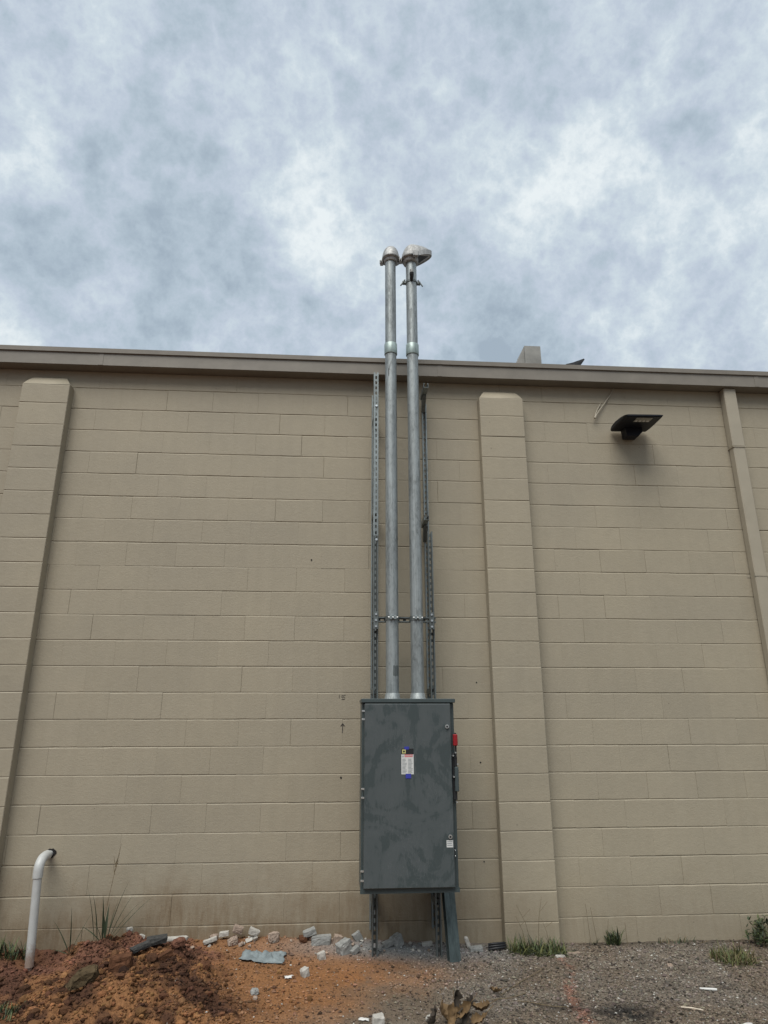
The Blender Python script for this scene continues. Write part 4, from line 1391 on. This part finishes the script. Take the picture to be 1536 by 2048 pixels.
sheet('rag', -0.455, -0.320, 0.30, 0.15, 0.050, MAT['rag'], 'crumpled blue grey rag lying on the clay in front of the rubble', 'rag', -0.10, 3, 34, 20)
sheet('paper_scrap', -0.262, -0.590, 0.055, 0.035, 0.014, MAT['paper'], 'small white paper scrap left of the lone white stone', 'litter', 0.2, 7, 7, 5)
sheet('paper_scrap', 0.190, -1.205, 0.058, 0.030, 0.014, MAT['paper'], 'small torn white scrap left of the squarish concrete block', 'litter', -0.2, 8, 7, 5)
sheet('paper_scrap', 2.262, -1.425, 0.075, 0.050, 0.022, MAT['paper'], 'crumpled white paper near the lower right corner', 'litter', 0.2, 9, 8, 6)
pn = MB().tube([(2.265, -0.925, zh(2.265, -0.925) + 0.012), (2.335, -0.940, zh(2.335, -0.94) + 0.010), (2.362, -0.946, zh(2.362, -0.946) + 0.009)], [0.005, 0.008, 0.007], 8)
single('plastic_straw', pn, MAT['paper'], 'white plastic stick lying on the gravel at right', 'litter', (2.31, -0.935, 0))
pn = MB().tube([(2.015, -1.178, zh(2.015, -1.178) + 0.010), (2.07, -1.200, zh(2.07, -1.2) + 0.011), (2.125, -1.222, zh(2.125, -1.222) + 0.009)], [0.003, 0.004, 0.003], 6)
single('wood_splinter', pn, MAT['wood_pale'], 'thin pale wood splinter on the gravel at lower right', 'stick', (2.07, -1.2, 0))
# straw-coloured twigs across the gravel
for i, (x0, y0, x1, y1) in enumerate(((1.02, -0.95, 1.42, -0.50), (1.10, -1.04, 1.36, -1.14), (0.95, -1.02, 1.18, -0.93))):
    pn = MB().tube([(x0 + (x1 - x0) * t_, y0 + (y1 - y0) * t_ + 0.012 * math.sin(t_ * 5 + i), zh(x0 + (x1 - x0) * t_, y0 + (y1 - y0) * t_) + 0.010) for t_ in np.linspace(0, 1, 8)], 0.0022, 5)
    single('dry_twig', pn, MAT['straw'], ('longest thin dry stem crossing the gravel left of the red paint line', 'thin dry stem crossing the red paint line near the bottom', 'short thin dry stem right of the dead leaves')[i], 'stem', (x0, y0, 0))
# black coiled hose end in the corner by the pilaster
hz_ = MB()
for i in range(3):
    a = i * 0.014
    hz_.tube([(1.120 + 0.004 * i, -0.165 + a, zh(1.17, -0.15) + 0.010 + 0.012 * i), (1.165, -0.185 + a, zh(1.17, -0.15) + 0.022 + 0.011 * i), (1.215, -0.180 + a, zh(1.17, -0.15) + 0.024 + 0.010 * i), (1.252, -0.150 + a, zh(1.17, -0.15) + 0.020 + 0.009 * i)], 0.008, 8)
single('black_hose', hz_, MAT['black'], 'black coiled plastic hose in the corner left of the pilaster foot', 'hose', (1.19, -0.16, 0))


def leaf(x, y, z, l, w, yaw_, pitch_, roll_, mat, label, seed, group=None, curl=0.75):
    """dead leaf: lobed blade with a midrib, curled"""
    r_ = random.Random(seed)
    n = 14
    v = []; f = []
    for i in range(n):
        t_ = i / (n - 1)
        hw_ = w / 2 * (math.sin(math.pi * min(1, t_ * 0.96 + 0.03)) ** 0.7) * (0.55 + 0.6 * r_.random()) + 0.001
        xx_ = l * (t_ - 0.5); cz_ = curl * l * (t_ - 0.5) ** 2 * 1.6
        for j, k in enumerate((-1, -0.5, 0, 0.5, 1)):
            v.append((xx_ + r_.uniform(-1, 1) * 0.006, k * hw_ * (1 - 0.25 * curl * abs(k)), cz_ + abs(k) ** 1.4 * hw_ * curl * 1.6 + r_.uniform(-1, 1) * 0.011))
    m = len(v)
    v += [(a, b, c - 0.0012) for a, b, c in v]
    for i in range(n - 1):
        for j in range(4):
            a = i * 5 + j
            f.append((a, a + 1, a + 6, a + 5)); f.append((m + a + 5, m + a + 6, m + a + 1, m + a))
    Ml = T(x, y, z) @ Matrix.Rotation(yaw_, 4, 'Z') @ Matrix.Rotation(pitch_, 4, 'Y') @ Matrix.Rotation(roll_, 4, 'X')
    v = [(a * 0.8, b * 0.8, c * 0.8) for a, b, c in v]
    mb = MB().add(v, f, Ml, True)
    mb.tube([(l * 0.35, 0, curl * l * 0.32), (l * 0.75, 0.004, curl * l * 0.55)], 0.0015, 5, M=Ml)
    return single('dead_leaf', mb, mat, label, 'leaf', (x, y, z), group)


lt_, ld = MAT['leaf_tan'], MAT['leaf_dark']
for i, (x, y, z, l, w, a, b, c, m_, lb) in enumerate((
        (0.660, -1.330, 0.050, 0.15, 0.10, 1.2, -0.9, 0.2, lt_, 'largest tan dead leaf standing at the bottom of the leaf clump'),
        (0.735, -1.270, 0.045, 0.15, 0.10, 0.3, -0.5, 0.6, lt_, 'tan dead leaf leaning in the middle of the leaf clump'),
        (0.695, -1.235, 0.095, 0.13, 0.09, 1.5, -1.2, 0.4, ld, 'blackened dead leaf sticking up at the top of the clump'),
        (0.780, -1.215, 0.050, 0.14, 0.09, 0.4, -0.5, -0.6, ld, 'dark dead leaf at the right side of the clump'),
        (0.850, -1.205, 0.035, 0.13, 0.07, -0.25, -0.1, 0.3, lt_, 'flat tan dead leaf with its stem pointing right'),
        (0.575, -1.310, 0.040, 0.12, 0.08, 0.8, -0.7, -0.5, ld, 'dark curled dead leaf at the left edge of the clump'),
        (0.620, -1.270, 0.045, 0.13, 0.09, 2.2, -0.8, 0.3, lt_, 'tan dead leaf at the upper left of the clump'),
        (0.800, -1.345, 0.030, 0.14, 0.08, 0.2, -0.3, 0.5, lt_, 'tan dead leaf at the lower right of the clump'),
        (0.715, -1.360, 0.040, 0.13, 0.08, 0.9, -0.7, 0.9, ld, 'dark dead leaf in front of the largest tan one'),
        (1.000, -0.905, 0.014, 0.085, 0.04, -0.4, 0.05, 0.1, lt_, 'small tan leaf lying alone on the gravel above the clump'))):
    leaf(x, y, z + zh(x, y), l, w, a, b, c, m_, lb, 40 + i)


# ------------------------------------------------------------------ grass and weeds
def blade(mb, x, y, z, L_, az, lean, w, droop=0.6, n=6):
    """one tapering, bending grass blade with a keel"""
    d_ = Vector((math.cos(az), math.sin(az), 0)); side = Vector((-d_.y, d_.x, 0))
    p_ = Vector((x, y, z)); ang = lean
    v = []; f = []
    for i in range(n + 1):
        t_ = i / n
        ww = w * (1 - t_ ** 1.7) * (0.6 + 0.8 * min(1, t_ * 3)) * 0.5 + 0.0003
        nrm = d_ * math.cos(ang) - Vector((0, 0, 1)) * math.sin(ang)
        v += [tuple(p_ - side * ww), tuple(p_ - nrm * ww * 0.35), tuple(p_ + side * ww)]
        p_ = p_ + (d_ * math.sin(ang) + Vector((0, 0, 1)) * math.cos(ang)) * (L_ / n)
        ang += droop * (L_ / n) / max(L_, 0.01) * (0.4 + t_)
    for i in range(n):
        a = i * 3
        f += [(a, a + 1, a + 4, a + 3), (a + 1, a + 2, a + 5, a + 4)]
    mb.add(v, f, None, True)


def plant(name, x, y, specs, label, cat, mat, stemmat=None, group=None):
    """plant whose blades can be told apart: each is a part"""
    z = zh(x, y) - 0.004
    o = thing(name, label, cat, (x, y, z), group)
    for (dx_, dy_, L_, az, lean, w, dr) in specs:
        mb = MB(); blade(mb, x + dx_, y + dy_, z, L_, R(az), R(lean), w * 1.5, dr)
        mb.build('blade', mat, o, recalc=False)
    return o


g = plant('tall_grass', -1.575, -0.135, (
    (0.02, 0.0, 0.40, 5, 13, 0.013, 0.30), (0.03, 0.01, 0.33, 8, 22, 0.013, 0.35), (0.035, 0.0, 0.32, 3, 34, 0.011, 0.45), (0.05, 0.0, 0.40, 0, 40, 0.012, 0.35),
    (-0.01, 0.0, 0.28, 160, 4, 0.012, 0.2), (-0.045, 0.0, 0.30, 175, 8, 0.010, 0.35), (-0.07, 0.01, 0.34, 180, 10, 0.008, 0.3), (-0.03, 0.0, 0.16, 185, 48, 0.012, 0.5),
    (0.01, -0.01, 0.20, 250, 10, 0.012, 0.4), (-0.01, -0.02, 0.15, 200, 20, 0.010, 0.5), (0.02, 0.01, 0.25, 20, 8, 0.012, 0.2), (0.0, 0.01, 0.22, 90, 5, 0.011, 0.2)),
    'tall grass clump with a seed stalk growing at the wall right of the white pipe', 'grass', MAT['grass_dark'])
z = zh(-1.575, -0.135)
sk = MB().tube([(-1.60, -0.13, z), (-1.575, -0.125, z + 0.25), (-1.548, -0.12, z + 0.46)], [0.0022, 0.0018, 0.0012], 6)
for i, (dz_, sx_) in enumerate(((0.40, -0.5), (0.42, 0.5), (0.45, -0.6), (0.47, 0.7))):
    sk.tube([(-1.553, -0.121, z + dz_), (-1.553 + 0.03 * sx_, -0.121, z + dz_ + 0.07)], [0.003, 0.001], 5)
sk.tube([(-1.549, -0.12, z + 0.45), (-1.528, -0.118, z + 0.60)], [0.0024, 0.001], 5)
sk.build('seed_stalk', MAT['straw'], g)
plant('young_grass', -1.790, -0.150, (
    (0, 0, 0.30, 10, 22, 0.010, 0.25), (0, 0, 0.29, 170, 3, 0.009, 0.15), (0, 0, 0.26, 180, 28, 0.009, 0.35), (0, 0, 0.12, 0, 60, 0.010, 0.5), (0, 0, 0.15, 180, 70, 0.008, 0.4), (0.01, -0.01, 0.10, 320, 50, 0.010, 0.5)),
    'three-bladed young grass between the white pipe and the tall grass clump', 'grass', MAT['grass_dark'])


def tuft(name, x, y, rx, ry, n, Lm, w, mats, label, cat, seed, leanmax=55):
    r_ = random.Random(seed)
    z = zh(x, y)
    o = thing(name, label, cat, (x, y, z))
    for mi, m_ in enumerate(mats):
        mb = MB()
        for i in range(n // len(mats)):
            a = r_.uniform(0, 2 * math.pi); q = math.sqrt(r_.random())
            bx, by = x + rx * q * math.cos(a), y + ry * q * math.sin(a)
            by = min(by, -0.012 if not (1.25 < bx < 1.68) else -0.115)
            blade(mb, bx, by, zh(bx, by) - 0.003, Lm * r_.uniform(0.30, 1.35), r_.uniform(0, 6.28), R(r_.uniform(5, leanmax)), w * r_.uniform(0.6, 1.2), r_.uniform(0.3, 1.3), 4)
        mb.build('foliage', m_, o, recalc=False)
    return o


t0 = tuft('grass_tuft', 1.465, -0.205, 0.205, 0.080, 420, 0.100, 0.0075, (MAT['grass'], MAT['grass_dark'], MAT['grass_yellow']), 'bright green grass tuft at the foot of the pilaster', 'grass', 3, 82)
for (sx_, h_, l_) in ((1.48, 0.34, 0.05), (1.40, 0.22, -0.07), (1.57, 0.20, -0.05), (1.44, 0.29, -0.10)):
    zb_ = zh(sx_, -0.17)
    MB().tube([(sx_, -0.17, zb_), (sx_ + l_ * 0.4, -0.165, zb_ + h_ * 0.6), (sx_ + l_, -0.16, zb_ + h_)], [0.002, 0.0015, 0.001], 5).tube([(sx_ + l_ * 0.6, -0.164, zb_ + h_ * 0.72), (sx_ + l_ * 0.6 + 0.06, -0.16, zb_ + h_ * 0.9)], 0.0012, 5).build('stalk', MAT['straw'], t0)
tuft('small_weed', 2.075, -0.060, 0.055, 0.030, 70, 0.10, 0.011, (MAT['grass'], MAT['grass_dark']), 'small weed at the wall right of the pilaster', 'weed', 4, 40)
t1 = tuft('dry_weed', 1.945, -0.045, 0.05, 0.02, 10, 0.05, 0.005, (MAT['grass_dark'],), 'thin dry stalks at the wall left of the small weed', 'weed', 5)
for (sx_, h_, l_) in ((1.915, 0.26, -0.015), (1.965, 0.24, -0.03), (2.19, 0.14, 0.0), (2.035, 0.16, 0.03)):
    zb_ = zh(sx_, -0.04)
    MB().tube([(sx_, -0.04, zb_), (sx_ + l_, -0.03, zb_ + h_)], [0.002, 0.001], 5).build('stalk', MAT['straw'], t1)
tuft('yellow_grass', 2.78, -0.42, 0.15, 0.14, 520, 0.080, 0.006, (MAT['grass_yellow'], MAT['grass'], MAT['straw']), 'low yellow green grass patch in front of the leafy bush at right', 'grass', 6, 88)
tuft('corner_grass', -1.80, -1.12, 0.12, 0.10, 120, 0.06, 0.007, (MAT['grass'], MAT['grass_dark']), 'green grass in the lower left corner', 'grass', 7, 65)
tuft('dark_weed', -2.22, -0.09, 0.13, 0.05, 70, 0.13, 0.009, (MAT['grass_dark'], MAT['grass']), 'dark weed against the wall left of the white pipe', 'weed', 8, 45)  # blades in a darker and a lighter green
tuft('low_weed', 2.55, -0.05, 0.22, 0.03, 46, 0.055, 0.006, (MAT['grass_dark'], MAT['straw']), 'low withered weeds along the wall between the small weed and the bush', 'weed', 9, 70)
# leafy bush at the right edge
bz = zh(3.06, -0.12)
bu = thing('leafy_bush', 'low leafy green bush at the wall by the right edge', 'bush', (3.06, -0.12, bz))
rb_ = random.Random(12)
stm = MB(); lfA = MB(); lfB = MB()
for i in range(60):
    x0 = 3.26 + rb_.uniform(-0.20, 0.40); y0 = -0.11 + rb_.uniform(-0.10, 0.07)
    L_ = rb_.uniform(0.06, 0.20); az = rb_.uniform(0, 6.28); ln_ = rb_.uniform(0.05, 0.6)
    tipp = Vector((x0 + L_ * math.sin(ln_) * math.cos(az), min(-0.02, y0 + L_ * math.sin(ln_) * math.sin(az)), bz + L_ * math.cos(ln_)))
    stm.tube([(x0, y0, bz - 0.005), tuple(tipp)], [0.0025, 0.001], 5)
    for k in range(14):
        t_ = rb_.uniform(0.15, 1.05)
        q = Vector((x0, y0, bz)).lerp(tipp, t_)
        blade(lfA if rb_.random() < 0.5 else lfB, q.x, min(q.y, -0.012), q.z, rb_.uniform(0.022, 0.050), rb_.uniform(0, 6.28), R(rb_.uniform(20, 95)), rb_.uniform(0.010, 0.018), 0.5, 3)
stm.build('stem', MAT['straw'], bu); lfA.build('foliage', MAT['grass_dark'], bu, recalc=False); lfB.build('foliage', MAT['grass'], bu, recalc=False)
